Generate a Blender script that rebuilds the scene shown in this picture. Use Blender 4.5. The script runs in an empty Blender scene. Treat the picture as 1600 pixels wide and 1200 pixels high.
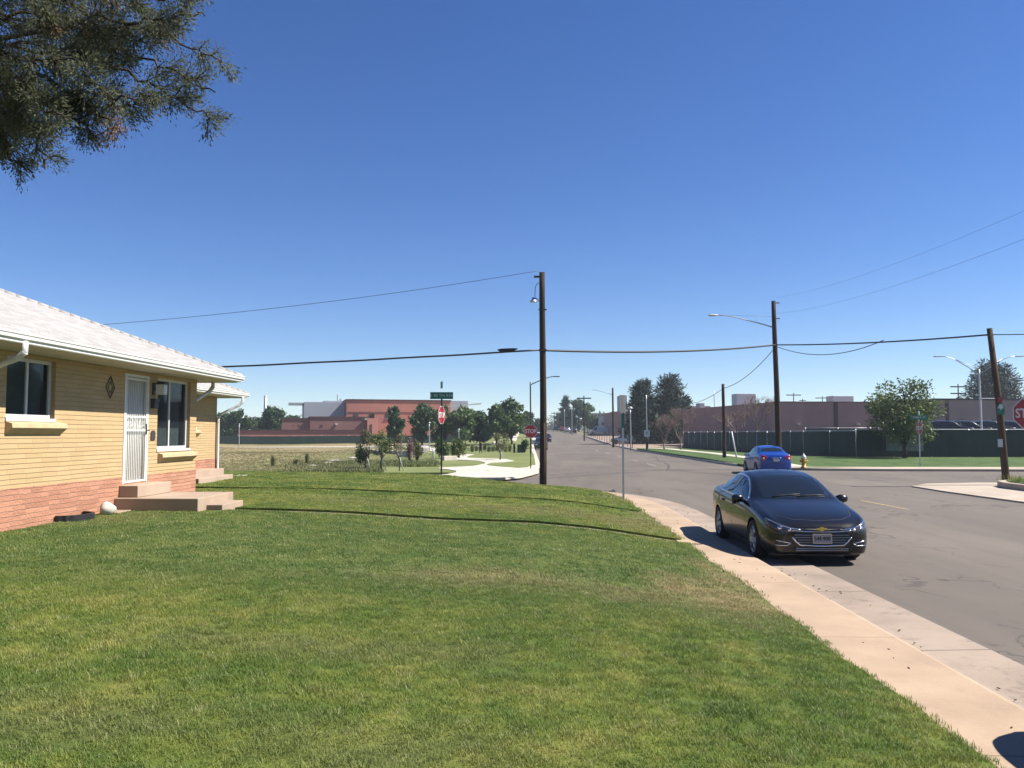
import bpy, bmesh, math, random
import numpy as np
from mathutils import Vector, Matrix, Euler
from mathutils.bvhtree import BVHTree
R = math.radians
rnd = random.Random(7)
rs = np.random.RandomState(11)
sc = bpy.context.scene
col = sc.collection
# ------------------------------------------------------------------ camera
PITCH, YAW, FPX = 3.45, 1.68, 1294.0
CZ = 1.55
cam = bpy.data.cameras.new('camera'); camo = bpy.data.objects.new('camera', cam); col.objects.link(camo)
camo.location = (0, 0, CZ); camo.rotation_euler = (R(90 + PITCH), 0, R(YAW))
cam.sensor_width = 36; cam.lens = FPX / 1600 * 36; cam.clip_start = .05; cam.clip_end = 9000
sc.camera = camo
# ------------------------------------------------------------------ world, sun, exposure
SUN_EL, SUN_AZ = 47.5, 5.0        # azimuth measured from +X towards +Y
w = bpy.data.worlds.new('World'); sc.world = w; w.use_nodes = True
wt = w.node_tree; wt.nodes.clear()
sky = wt.nodes.new('ShaderNodeTexSky'); sky.sky_type = 'NISHITA'; sky.sun_disc = False
sky.sun_elevation = R(SUN_EL); sky.sun_rotation = R(90 - SUN_AZ)
sky.air_density = 1.0; sky.dust_density = 0.1; sky.ozone_density = 4.0; sky.altitude = 1600
bg = wt.nodes.new('ShaderNodeBackground'); bg.inputs[1].default_value = 0.057
wo = wt.nodes.new('ShaderNodeOutputWorld')
hs = wt.nodes.new('ShaderNodeHueSaturation'); hs.inputs['Saturation'].default_value = 1.22; hs.inputs['Hue'].default_value = .512; hs.inputs['Value'].default_value = 1.06
wt.links.new(sky.outputs[0], hs.inputs['Color']); wt.links.new(hs.outputs[0], bg.inputs[0]); wt.links.new(bg.outputs[0], wo.inputs[0])
sl = bpy.data.lights.new('sun', 'SUN'); sl.energy = 5.0; sl.angle = R(.5); sl.color = (1, .95, .87)
so = bpy.data.objects.new('sun', sl); col.objects.link(so)
sd = Vector((math.cos(R(SUN_EL)) * math.cos(R(SUN_AZ)), math.cos(R(SUN_EL)) * math.sin(R(SUN_AZ)), math.sin(R(SUN_EL))))
so.rotation_euler = sd.to_track_quat('Z', 'Y').to_euler()
sc.view_settings.view_transform = 'Standard'; sc.view_settings.look = 'None'
sc.view_settings.exposure = 1.2; sc.view_settings.gamma = 1
try:
    sc.cycles.max_bounces = 6; sc.cycles.transparent_max_bounces = 12; sc.cycles.use_denoising = True
except Exception: pass
# ------------------------------------------------------------------ helpers
MW = Euler((R(90 + PITCH), 0, R(YAW))).to_matrix()
def ray(px, py): return MW @ Vector(((px - 800) / FPX, (600 - py) / FPX, -1))
def atY(px, py, Y): d = ray(px, py); return Vector((0, 0, CZ)) + d * (Y / d.y)
def atZ(px, py, z): d = ray(px, py); return Vector((0, 0, CZ)) + d * ((z - CZ) / d.z)
def atX(px, py, X): d = ray(px, py); return Vector((0, 0, CZ)) + d * (X / d.x)
def sstep(t): t = min(1, max(0, t)); return t * t * (3 - 2 * t)
def rz(y): return -.6 + 3.7 * sstep((y - 105) / 250)
def gnd(px, py, dz=0):
    p = atZ(px, py, rz(40) + dz)
    for _ in range(12):
        p = atZ(px, py, rz(max(0, min(p.y, 900))) + dz)
    return p
def tag(o, label=None, cat=None, group=None, kind=None):
    if label: o['label'] = label
    if cat: o['category'] = cat
    if group: o['group'] = group
    if kind: o['kind'] = kind
    return o
def empty(name, loc, rz_=0, **k):
    o = bpy.data.objects.new(name, None); col.objects.link(o); o.location = loc; o.rotation_euler = (0, 0, rz_)
    o.empty_display_size = .1
    tag(o, **k); return o
def copy_tree(o, parent=None):
    c = o.copy(); col.objects.link(c)
    if parent is not None: c.parent = parent
    for ch in [x for x in col.objects if x.parent == o]: copy_tree(ch, c)
    return c
class MB:
    def __init__(s): s.v = []; s.f = []; s.sm = []
    def add(s, vs, fs, smooth=False):
        n = len(s.v); s.v += [tuple(v) for v in vs]; s.f += [tuple(i + n for i in f) for f in fs]; s.sm += [smooth] * len(fs); return s
    def box(s, x0, x1, y0, y1, z0, z1):
        return s.add([(x0, y0, z0), (x1, y0, z0), (x1, y1, z0), (x0, y1, z0), (x0, y0, z1), (x1, y0, z1), (x1, y1, z1), (x0, y1, z1)],
              [(0, 3, 2, 1), (4, 5, 6, 7), (0, 1, 5, 4), (1, 2, 6, 5), (2, 3, 7, 6), (3, 0, 4, 7)])
    def cbox(s, c, sx, sy, sz, rot=0):
        M = Matrix.Rotation(rot, 3, 'Z'); vs = []
        for z in (-1, 1):
            for x, y in ((-1, -1), (1, -1), (1, 1), (-1, 1)):
                vs.append(Vector(c) + M @ Vector((x * sx / 2, y * sy / 2, z * sz / 2)))
        return s.add(vs, [(0, 3, 2, 1), (4, 5, 6, 7), (0, 1, 5, 4), (1, 2, 6, 5), (2, 3, 7, 6), (3, 0, 4, 7)])
    def tube(s, pts, rad, n=8, caps=True):
        pts = [Vector(p) for p in pts]; rad = rad if hasattr(rad, '__len__') else [rad] * len(pts)
        vs = []; ref = None
        for i, p in enumerate(pts):
            d = (pts[min(i + 1, len(pts) - 1)] - pts[max(i - 1, 0)])
            d = d.normalized() if d.length > 1e-9 else Vector((0, 0, 1))
            if ref is None: ref = d.orthogonal().normalized()
            a = (ref - d * ref.dot(d))
            a = a.normalized() if a.length > 1e-6 else d.orthogonal().normalized()
            ref = a; b = d.cross(a)
            for k in range(n):
                t = 2 * math.pi * k / n; vs.append(p + (a * math.cos(t) + b * math.sin(t)) * rad[i])
        fs = [(i * n + k, i * n + (k + 1) % n, (i + 1) * n + (k + 1) % n, (i + 1) * n + k) for i in range(len(pts) - 1) for k in range(n)]
        s.add(vs, fs, True)
        if caps:
            b0 = len(s.v) - len(vs)
            s.f.append(tuple(b0 + k for k in range(n))[::-1]); s.sm.append(False)
            s.f.append(tuple(b0 + (len(pts) - 1) * n + k for k in range(n))); s.sm.append(False)
        return s
    def lathe(s, prof, n=16, M=None, smooth=True):
        vs = []
        for r, z in prof:
            for k in range(n):
                t = 2 * math.pi * k / n; v = Vector((r * math.cos(t), r * math.sin(t), z)); vs.append(M @ v if M else v)
        fs = [(i * n + k, i * n + (k + 1) % n, (i + 1) * n + (k + 1) % n, (i + 1) * n + k) for i in range(len(prof) - 1) for k in range(n)]
        s.add(vs, fs, smooth)
        b0 = len(s.v) - len(vs)
        s.f.append(tuple(b0 + k for k in range(n))[::-1]); s.sm.append(False)
        s.f.append(tuple(b0 + (len(prof) - 1) * n + k for k in range(n))); s.sm.append(False)
        return s
    def prism(s, poly, M, t):
        """poly in local xy, extruded 0..t along local z, placed by M"""
        n = len(poly)
        vs = [M @ Vector((x, y, 0)) for x, y in poly] + [M @ Vector((x, y, t)) for x, y in poly]
        fs = [tuple(range(n))[::-1], tuple(range(n, 2 * n))] + [(i, (i + 1) % n, n + (i + 1) % n, n + i) for i in range(n)]
        return s.add(vs, fs)
    def text(s, body, size, M, ext=.002, sx=1.0, bold=0.0):
        cu = bpy.data.curves.new('t', 'FONT'); cu.body = body; cu.size = size; cu.align_x = 'CENTER'; cu.align_y = 'CENTER'
        cu.extrude = ext; cu.offset = bold; cu.resolution_u = 3
        ob = bpy.data.objects.new('t', cu); col.objects.link(ob)
        dg = bpy.context.evaluated_depsgraph_get(); dg.update()
        me = bpy.data.meshes.new_from_object(ob.evaluated_get(dg))
        vs = [M @ Vector((v.co.x * sx, v.co.y, v.co.z)) for v in me.vertices]
        s.add(vs, [tuple(p.vertices) for p in me.polygons])
        bpy.data.objects.remove(ob); bpy.data.curves.remove(cu); bpy.data.meshes.remove(me)
        return s
    def build(s, name, mat, parent=None, bevel=0, **k):
        me = bpy.data.meshes.new(name); me.from_pydata(s.v, [], s.f); me.update()
        if s.sm: me.polygons.foreach_set('use_smooth', s.sm)
        me.materials.append(mat)
        o = bpy.data.objects.new(name, me); col.objects.link(o)
        if parent is not None: o.parent = parent
        if bevel:
            m = o.modifiers.new('b', 'BEVEL'); m.width = bevel; m.segments = 2; m.limit_method = 'ANGLE'; m.angle_limit = R(40)
        tag(o, **k); return o
# ------------------------------------------------------------------ materials
class NT:
    def __init__(s, name):
        s.m = bpy.data.materials.new(name); s.m.use_nodes = True; s.t = s.m.node_tree; s.t.nodes.clear()
        s.out = s.t.nodes.new('ShaderNodeOutputMaterial'); s.b = s.t.nodes.new('ShaderNodeBsdfPrincipled')
        s.t.links.new(s.b.outputs[0], s.out.inputs[0])
        s.pos = s.t.nodes.new('ShaderNodeNewGeometry').outputs['Position']
    def n(s, ty, **k):
        x = s.t.nodes.new(ty)
        for a, b in k.items(): setattr(x, a, b)
        return x
    def put(s, sock, v):
        if isinstance(v, bpy.types.NodeSocket): s.t.links.new(v, sock)
        elif isinstance(v, (tuple, list)) and len(v) == 3 and sock.type == 'RGBA': sock.default_value = (*v, 1)
        else: sock.default_value = v
    def set(s, **k):
        nm = {'color': 'Base Color', 'rough': 'Roughness', 'metal': 'Metallic', 'spec': 'Specular IOR Level', 'coat': 'Coat Weight',
              'coatr': 'Coat Roughness', 'normal': 'Normal', 'alpha': 'Alpha', 'trans': 'Transmission Weight', 'sss': 'Subsurface Weight', 'ior': 'IOR'}
        for a, v in k.items(): s.put(s.b.inputs[nm[a]], v)
        return s
    def math(s, op, a, b=0.0, c=0.0, clamp=False):
        x = s.n('ShaderNodeMath', operation=op, use_clamp=clamp); s.put(x.inputs[0], a); s.put(x.inputs[1], b); s.put(x.inputs[2], c); return x.outputs[0]
    def map(s, scale=(1, 1, 1), loc=(0, 0, 0), vec=None, rot=(0, 0, 0)):
        x = s.n('ShaderNodeMapping'); s.put(x.inputs[0], vec or s.pos); x.inputs[1].default_value = loc; x.inputs[2].default_value = rot; x.inputs[3].default_value = scale; return x.outputs[0]
    def noise(s, scale, detail=3, rough=.55, vec=None, dist=0):
        x = s.n('ShaderNodeTexNoise'); s.put(x.inputs['Vector'], vec or s.pos); x.inputs['Scale'].default_value = scale
        x.inputs['Detail'].default_value = detail; x.inputs['Roughness'].default_value = rough; x.inputs['Distortion'].default_value = dist; return x.outputs[0]
    def ramp(s, f, stops):
        x = s.n('ShaderNodeValToRGB'); s.put(x.inputs[0], f); e = x.color_ramp.elements
        while len(e) < len(stops): e.new(.5)
        for i, (p, c) in enumerate(stops): e[i].position = p; e[i].color = (*c, 1) if len(c) == 3 else c
        return x.outputs[0]
    def mr(s, f, a, b, c=0, d=1):
        x = s.n('ShaderNodeMapRange'); s.put(x.inputs[0], f)
        for i, v in enumerate((a, b, c, d)): x.inputs[i + 1].default_value = v
        return x.outputs[0]
    def mix(s, f, a, b, mode='MIX'):
        x = s.n('ShaderNodeMix', data_type='RGBA', blend_type=mode); s.put(x.inputs[0], f); s.put(x.inputs[6], a); s.put(x.inputs[7], b); return x.outputs[2]
    def sep(s, vec=None):
        x = s.n('ShaderNodeSeparateXYZ'); s.put(x.inputs[0], vec or s.pos); return x.outputs
    def bump(s, h, strength=.3, dist=.01):
        x = s.n('ShaderNodeBump'); s.put(x.inputs['Height'], h); x.inputs['Strength'].default_value = strength; x.inputs['Distance'].default_value = dist
        s.put(s.b.inputs['Normal'], x.outputs[0]); return s
def plain(name, c, rough=.6, metal=0, var=.12, scale=3, **k):
    t = NT(name); n = t.noise(scale, 4)
    hi = tuple(min(1, x * (1 + var)) for x in c); lo = tuple(x * (1 - var) for x in c)
    t.set(color=t.ramp(n, [(.3, lo), (.7, hi)]), rough=rough, metal=metal, **k); return t.m
def foliage(name, dark, light, sc_=1.2, trans=.25):
    t = NT(name); a = t.noise(sc_, 3); oi = t.n('ShaderNodeObjectInfo').outputs['Random']
    g = t.noise(14, 2)
    f = t.math('ADD', t.math('MULTIPLY', a, .6), t.math('MULTIPLY', g, .4))
    c = t.ramp(f, [(.36, dark), (.62, light)])
    c = t.mix(t.math('MULTIPLY', oi, .25), c, (light[0] * 1.1, light[1] * .9, light[2]))
    t.set(color=c, rough=.6, spec=.25)
    tr = t.n('ShaderNodeBsdfTranslucent'); t.put(tr.inputs[0], c)
    mx = t.n('ShaderNodeMixShader'); mx.inputs[0].default_value = trans
    t.t.links.new(t.b.outputs[0], mx.inputs[1]); t.t.links.new(tr.outputs[0], mx.inputs[2]); t.t.links.new(mx.outputs[0], t.out.inputs[0])
    return t.m
M = {}
def lawn_color(t):
    x, y, z = t.sep()[0:3]
    big = t.noise(.35, 3); mid = t.noise(1.7, 4); fine = t.noise(9, 3)
    f = t.math('ADD', t.math('MULTIPLY', big, .35), t.math('ADD', t.math('MULTIPLY', mid, .45), t.math('MULTIPLY', fine, .20)))
    c = t.ramp(f, [(.41, (.105, .20, .024)), (.47, (.175, .26, .036)), (.53, (.28, .335, .052)), (.60, (.42, .41, .10))])
    # yellower turf near the camera; deeper green band around y 9..15
    zone = t.math('MULTIPLY', t.mr(t.math('ADD', y, t.math('MULTIPLY', mid, 2.0)), 8.6, 10.2), t.mr(y, 17, 13))
    c = t.mix(t.math('MULTIPLY', zone, .8), c, t.mix(t.mr(mid, .4, .6), (.105, .195, .045), (.20, .27, .07)))
    dry = (.50, .38, .19)
    def patch(cx, cy, rx, ry, amt):
        dx = t.math('DIVIDE', t.math('SUBTRACT', x, cx), rx); dy = t.math('DIVIDE', t.math('SUBTRACT', y, cy), ry)
        d = t.math('SQRT', t.math('ADD', t.math('MULTIPLY', dx, dx), t.math('MULTIPLY', dy, dy)))
        d = t.math('ADD', d, t.math('MULTIPLY', t.math('SUBTRACT', mid, .5), 1.6))
        return t.math('MULTIPLY', t.mr(d, 1.0, .35), amt, clamp=True)
    for p in [(2.1, 9.9, 1.0, 1.7, 1.0), (2.6, 12.0, .5, 1.6, .7), (-.6, 9.6, 1.6, .9, .55), (1.2, 9.3, 1.2, .6, .5), (2.0, 17.8, 1.2, 1.6, .6), (2.6, 19.8, .6, 1.8, .5), (0.2, 18.5, 2.5, 1.5, .4),
              (-.8, 4.4, 1.2, .5, .22), (-1.6, 6.3, 1.8, .5, .28), (-6.9, 13.8, .8, 1.2, .3), (-3.5, 18.5, 3, 1.5, .3), (2.7, 26, .8, 3, .4), (-2.6, 4.6, 1.0, .6, .25), (.9, 4.0, .5, .25, .3)]:
        c = t.mix(patch(*p), c, dry)
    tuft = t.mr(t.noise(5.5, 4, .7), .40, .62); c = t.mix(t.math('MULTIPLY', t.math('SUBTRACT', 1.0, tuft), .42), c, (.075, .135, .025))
    straw = t.mr(t.noise(38, 2), .58, .72)
    c = t.mix(t.math('MULTIPLY', straw, .28), c, (.36, .35, .16))
    return c
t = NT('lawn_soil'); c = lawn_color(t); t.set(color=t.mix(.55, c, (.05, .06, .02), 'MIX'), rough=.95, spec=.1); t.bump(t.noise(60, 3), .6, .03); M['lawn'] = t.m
t = NT('grass_blade'); c = lawn_color(t); oi = t.n('ShaderNodeObjectInfo').outputs['Random']
c = t.mix(t.mr(oi, 0, 1, 0, .5), c, t.mix(.6, c, (.42, .46, .17))); c = t.mix(t.mr(oi, .93, .95, 0, .6), c, (.6, .55, .3))
t.set(color=c, rough=.55, spec=.25)
tr = t.n('ShaderNodeBsdfTranslucent'); t.put(tr.inputs[0], c); mx = t.n('ShaderNodeMixShader'); mx.inputs[0].default_value = .35
t.t.links.new(t.b.outputs[0], mx.inputs[1]); t.t.links.new(tr.outputs[0], mx.inputs[2]); t.t.links.new(mx.outputs[0], t.out.inputs[0]); M['blade'] = t.m
def meadow(t):
    f = t.math('ADD', t.math('MULTIPLY', t.noise(.06, 4), .5), t.math('MULTIPLY', t.noise(.6, 5, .65), .5))
    x, y, z = t.sep()[0:3]
    g = t.math('MULTIPLY', t.mr(t.math('ADD', x, t.math('MULTIPLY', t.noise(.1, 2), 10)), -20, -4), .95)
    c = t.ramp(f, [(.36, (.19, .185, .075)), (.48, (.29, .245, .125)), (.62, (.40, .315, .19))])
    c2 = t.ramp(f, [(.36, (.14, .185, .06)), (.62, (.25, .27, .11))])
    return t.mix(g, c, c2)
t = NT('meadow_ground'); t.set(color=meadow(t), rough=.95, spec=.1); t.bump(t.noise(6, 4), .6, .1); M['meadow'] = t.m
t = NT('meadow_blade'); t.set(color=meadow(t), rough=.7, spec=.2); M['meadow_blade'] = t.m
t = NT('verge_grass'); f = t.noise(1.1, 4); t.set(color=t.ramp(f, [(.35, (.055, .105, .028)), (.6, (.095, .15, .042)), (.74, (.19, .19, .09))]), rough=.9, spec=.15); t.bump(t.noise(25, 3), .6, .04); M['verge'] = t.m
t = NT('ground_soil'); f = t.noise(.03, 5); t.set(color=t.ramp(f, [(.35, (.10, .11, .045)), (.6, (.20, .17, .10))]), rough=.95); M['soil'] = t.m
# asphalt
t = NT('asphalt'); x, y, z = t.sep()[0:3]
a = t.noise(.25, 4, .6, vec=t.map((1, .35, 1))); b = t.noise(60, 3, .7); cst = t.noise(3.0, 4)
c = t.ramp(t.math('ADD', t.math('MULTIPLY', a, .7), t.math('MULTIPLY', b, .3)), [(.36, (.130, .108, .088)), (.5, (.166, .138, .112)), (.66, (.205, .171, .138))])
vor = t.n('ShaderNodeTexVoronoi', feature='DISTANCE_TO_EDGE'); t.put(vor.inputs['Vector'], t.map((.16, .09, .1), vec=None)); 
wv = t.n('ShaderNodeVectorMath', operation='ADD'); nn = t.n('ShaderNodeTexNoise'); nn.inputs['Scale'].default_value = .9; nn.inputs['Detail'].default_value = 4; t.put(nn.inputs['Vector'], t.pos)
t.put(wv.inputs[0], t.map((.16, .07, .1))); sv = t.n('ShaderNodeVectorMath', operation='SCALE'); t.put(sv.inputs[0], nn.outputs[1]); sv.inputs[3].default_value = .45; t.put(wv.inputs[1], sv.outputs[0]); t.put(vor.inputs['Vector'], wv.outputs[0]); vor.inputs['Scale'].default_value = 1
crack = t.mr(vor.outputs['Distance'], .012, .003)
crack = t.math('MULTIPLY', crack, t.mr(t.noise(.18, 3), .52, .6))
c = t.mix(t.math('MULTIPLY', crack, .75), c, (.035, .032, .03))
c = t.mix(t.math('MULTIPLY', t.mr(cst, .62, .75), .35), c, (.07, .065, .06))
c = t.mix(t.math('MULTIPLY', t.mr(b, .62, .74), .5), c, (.27, .25, .23))
lane = t.math('MULTIPLY', t.mr(t.noise(.9, 5, .65, vec=t.map((2.2, .12, 1))), .46, .66), .30); c = t.mix(lane, c, (.115, .098, .085))
oil = t.mr(t.noise(.7, 3, .5, vec=t.map((1, .8, 1), loc=(4, 2, 0))), .66, .74); c = t.mix(t.math('MULTIPLY', oil, .45), c, (.07, .06, .052))
v2 = t.n('ShaderNodeTexVoronoi', feature='DISTANCE_TO_EDGE'); sc3 = t.n('ShaderNodeVectorMath', operation='SCALE'); t.put(sc3.inputs[0], wv.outputs[0]); sc3.inputs[3].default_value = 3.1; t.put(v2.inputs['Vector'], sc3.outputs[0]); v2.inputs['Scale'].default_value = 1
ck2 = t.math('MULTIPLY', t.mr(v2.outputs['Distance'], .02, .004), t.mr(t.noise(.35, 2, vec=t.map((1, 1, 1), loc=(9, 3, 0))), .56, .62)); c = t.mix(t.math('MULTIPLY', ck2, .6), c, (.05, .045, .04))
t.set(color=c, rough=.85, spec=.3); t.bump(b, .35, .01); M['asphalt'] = t.m
def concrete(name, base, joint=0, axis=1, stain=.35, off=0.0, jw=.008):
    t = NT(name); f = t.noise(.9, 5, .6); g = t.noise(45, 3)
    lo = tuple(v * .80 for v in base); hi = tuple(min(.95, v * 1.10) for v in base)
    c = t.ramp(t.math('ADD', t.math('MULTIPLY', f, .75), t.math('MULTIPLY', g, .25)), [(.36, lo), (.62, hi)])
    s = t.mr(t.noise(2.6, 5, .7), .57, .70)
    c = t.mix(t.math('MULTIPLY', s, stain), c, tuple(v * .42 for v in base))
    s2 = t.mr(t.noise(16, 3, .6), .70, .76); c = t.mix(t.math('MULTIPLY', s2, min(1, stain * 1.6)), c, tuple(v * .3 for v in base))
    if joint:
        v = t.math('ADD', t.sep()[axis], 500.0 + off); fr = t.math('FRACT', t.math('DIVIDE', v, joint))
        j = t.math('LESS_THAN', fr, jw / joint * 2)
        c = t.mix(t.math('MULTIPLY', j, .7), c, tuple(v * .28 for v in base))
    t.set(color=c, rough=.85, spec=.25); t.bump(g, .25, .006); return t.m
M['walk'] = concrete('sidewalk_concrete', (.50, .365, .25), joint=3.05, off=.9, stain=.15)
M['gutter'] = concrete('gutter_concrete', (.40, .315, .245), joint=3.05, off=.9, stain=.6, jw=.014)
M['white_conc'] = concrete('pale_concrete', (.66, .60, .50), joint=3.0, stain=.08)
M['right_conc'] = concrete('pinkish_concrete', (.52, .43, .34), joint=3.0, axis=0, stain=.25)
M['old_walk'] = concrete('mossy_walk_concrete', (.22, .20, .12), stain=.5)
M['porch'] = concrete('porch_concrete', (.46, .345, .255), stain=.12)
t = NT('dirt_lot'); f = t.noise(.15, 5, .6); t.set(color=t.ramp(f, [(.35, (.26, .185, .13)), (.65, (.38, .28, .20))]), rough=.95); M['dirt'] = t.m
t = NT('road_paint'); g = t.noise(9, 4, .7); t.set(color=t.mix(t.mr(g, .48, .66), (.50, .34, .14), (.17, .155, .145)), rough=.8); M['ypaint'] = t.m
t = NT('road_paint_white'); g = t.noise(7, 4, .7); t.set(color=t.mix(t.mr(g, .46, .64), (.40, .35, .28), (.17, .155, .145)), rough=.8); M['wpaint'] = t.m
# bricks: walls facing +X use (y,z); rows follow world z
def brick(name, c1, c2, mortar, row=.0755, leng=.40, mstr=.5, rough_face=0.0):
    t = NT(name); x, y, z = t.sep()[0:3]
    wob = t.math('MULTIPLY', t.math('SUBTRACT', t.noise(2.0, 3), .5), .02 + rough_face * .05)
    zz = t.math('DIVIDE', t.math('ADD', t.math('ADD', z, 10.0), wob), row); ri = t.math('FLOOR', zz); fz = t.math('FRACT', zz)
    u = t.math('ADD', y, x)
    sh = t.math('MULTIPLY', t.math('FRACT', t.math('MULTIPLY', t.math('SINE', t.math('MULTIPLY', ri, 12.9898)), 437.5)), leng)
    uu = t.math('DIVIDE', t.math('ADD', t.math('ADD', u, 50.0), sh), leng); ui = t.math('FLOOR', uu); fu = t.math('FRACT', uu)
    cv = t.n('ShaderNodeCombineXYZ'); t.put(cv.inputs[0], ui); t.put(cv.inputs[1], ri)
    wn = t.n('ShaderNodeTexWhiteNoise', noise_dimensions='2D'); t.put(wn.inputs[0], cv.outputs[0]); rn = wn.outputs[0]
    c = t.mix(rn, c1, c2)
    c = t.mix(t.math('MULTIPLY', t.noise(5, 4), .3), c, tuple(v * .75 for v in c1))
    mz = t.mr(fz, .13, .06); mu = t.math('MULTIPLY', t.mr(fu, .035, .012), .45)
    m = t.math('MAXIMUM', mz, mu)
    c = t.mix(t.math('MULTIPLY', m, mstr), c, mortar)
    t.set(color=c, rough=.85, spec=.2)
    h = t.math('ADD', t.math('SUBTRACT', 1.0, m), t.math('MULTIPLY', t.noise(22, 4), .25 + rough_face)); t.bump(h, .7, .012 + .012 * rough_face); return t.m
M['brick'] = brick('yellow_brick', (.56, .395, .205), (.63, .45, .245), (.38, .25, .13))
M['brick_base'] = brick('pink_brick', (.44, .205, .13), (.62, .31, .20), (.72, .50, .36), row=.076, leng=.3, mstr=.55, rough_face=.8)
M['brick_sill'] = plain('sill_brick', (.58, .44, .25), .85, var=.1, scale=6)
t = NT('shingle'); x, y, z = t.sep()[0:3]
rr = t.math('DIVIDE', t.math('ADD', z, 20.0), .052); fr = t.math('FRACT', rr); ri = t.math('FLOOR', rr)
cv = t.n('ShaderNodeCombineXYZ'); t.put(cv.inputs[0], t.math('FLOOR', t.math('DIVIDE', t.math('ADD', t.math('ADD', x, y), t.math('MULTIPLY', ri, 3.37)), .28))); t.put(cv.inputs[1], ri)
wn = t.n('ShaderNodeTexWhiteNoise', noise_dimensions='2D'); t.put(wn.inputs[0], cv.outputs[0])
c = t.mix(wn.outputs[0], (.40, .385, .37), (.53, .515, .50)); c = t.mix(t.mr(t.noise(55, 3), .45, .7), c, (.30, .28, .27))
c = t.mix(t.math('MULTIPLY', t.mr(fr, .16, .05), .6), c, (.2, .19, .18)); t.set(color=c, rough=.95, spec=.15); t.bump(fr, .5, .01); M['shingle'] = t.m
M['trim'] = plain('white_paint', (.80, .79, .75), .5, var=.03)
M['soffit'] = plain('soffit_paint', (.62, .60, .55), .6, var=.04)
M['door'] = plain('door_white', (.80, .79, .74), .4, var=.02)
M['door_in'] = plain('door_inner', (.42, .42, .40), .5, var=.05)
M['frame'] = plain('vinyl_frame', (.74, .74, .72), .4, var=.02)
M['curtain'] = plain('curtain_cloth', (.62, .62, .58), .9, var=.15, scale=8)
M['dark'] = plain('black_plastic', (.018, .018, .02), .5, var=.2)
M['metal'] = plain('galvanised', (.42, .43, .44), .45, .7, var=.1)
M['darkmetal'] = plain('dark_metal', (.07, .065, .06), .5, .3)
M['wood'] = None
def wood(name, c):
    t = NT(name); f = t.noise(3, 5, .7, vec=t.map((14, 14, .7))); g = t.noise(.8, 3)
    c1 = t.ramp(f, [(.35, tuple(v * .45 for v in c)), (.65, c)]); c1 = t.mix(t.math('MULTIPLY', g, .5), c1, tuple(v * .6 for v in c))
    t.set(color=c1, rough=.9, spec=.15); t.bump(f, .6, .02); return t.m
M['wood'] = wood('pole_wood', (.085, .06, .045)); M['wood2'] = wood('pole_wood_brown', (.15, .095, .06)); M['bark'] = wood('bark', (.12, .09, .07)); M['bark_pale'] = wood('pale_bark', (.36, .27, .24))
M['cable'] = plain('cable_black', (.012, .014, .018), .5)
M['glasslamp'] = plain('lamp_glass', (.7, .7, .68), .3)
M['red'] = plain('sign_red', (.40, .02, .035), .45, var=.06); M['green'] = plain('sign_green', (.015, .19, .13), .45, var=.1); M['signwhite'] = plain('sign_white', (.75, .75, .74), .45, var=.03)
M['yellow'] = plain('hydrant_yellow', (.62, .33, .05), .5, var=.1)
M['stone'] = plain('pale_stone', (.58, .54, .46), .9, var=.15, scale=4)
M['rubber'] = plain('rubber', (.02, .02, .02), .85, var=.2, scale=20)
M['rim'] = plain('alloy', (.42, .43, .44), .3, .85, var=.05)
M['chrome'] = plain('chrome', (.75, .75, .76), .12, 1.0, var=.02)
def glass(name, tint=(.02, .025, .03), vis=.0):
    t = NT(name); t.set(color=tint, rough=.03, spec=.6, coat=.4, coatr=.02)
    if vis:
        tr = t.n('ShaderNodeBsdfTransparent'); tr.inputs[0].default_value = (.75, .8, .8, 1)
        mx = t.n('ShaderNodeMixShader'); mx.inputs[0].default_value = vis
        t.t.links.new(t.b.outputs[0], mx.inputs[1]); t.t.links.new(tr.outputs[0], mx.inputs[2]); t.t.links.new(mx.outputs[0], t.out.inputs[0])
    return t.m
M['glass'] = glass('window_glass', (.03, .04, .05), .68); M['carglass'] = glass('car_glass', (.012, .015, .014)); M['lens'] = glass('lamp_lens', (.10, .10, .12), .2)
M['tail'] = glass('tail_lens', (.35, .008, .012))
def paint(name, c, metal=.0, fl=0):
    t = NT(name); g = t.noise(400, 2); t.set(color=t.mix(t.math('MULTIPLY', g, .3), c, tuple(min(1, v * 1.6 + .002) for v in c)), rough=.26, metal=metal, coat=.45, coatr=.03, spec=.3); return t.m
M['p_black'] = paint('paint_black', (.006, .0065, .008)); M['p_blue'] = paint('paint_blue', (.006, .055, .34), .0); M['p_white'] = paint('paint_white', (.72, .72, .70)); M['p_silver'] = paint('paint_silver', (.42, .44, .46), .6)
M['p_dark'] = paint('paint_charcoal', (.03, .033, .04), .3); M['p_red'] = paint('paint_red', (.30, .02, .02))
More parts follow.
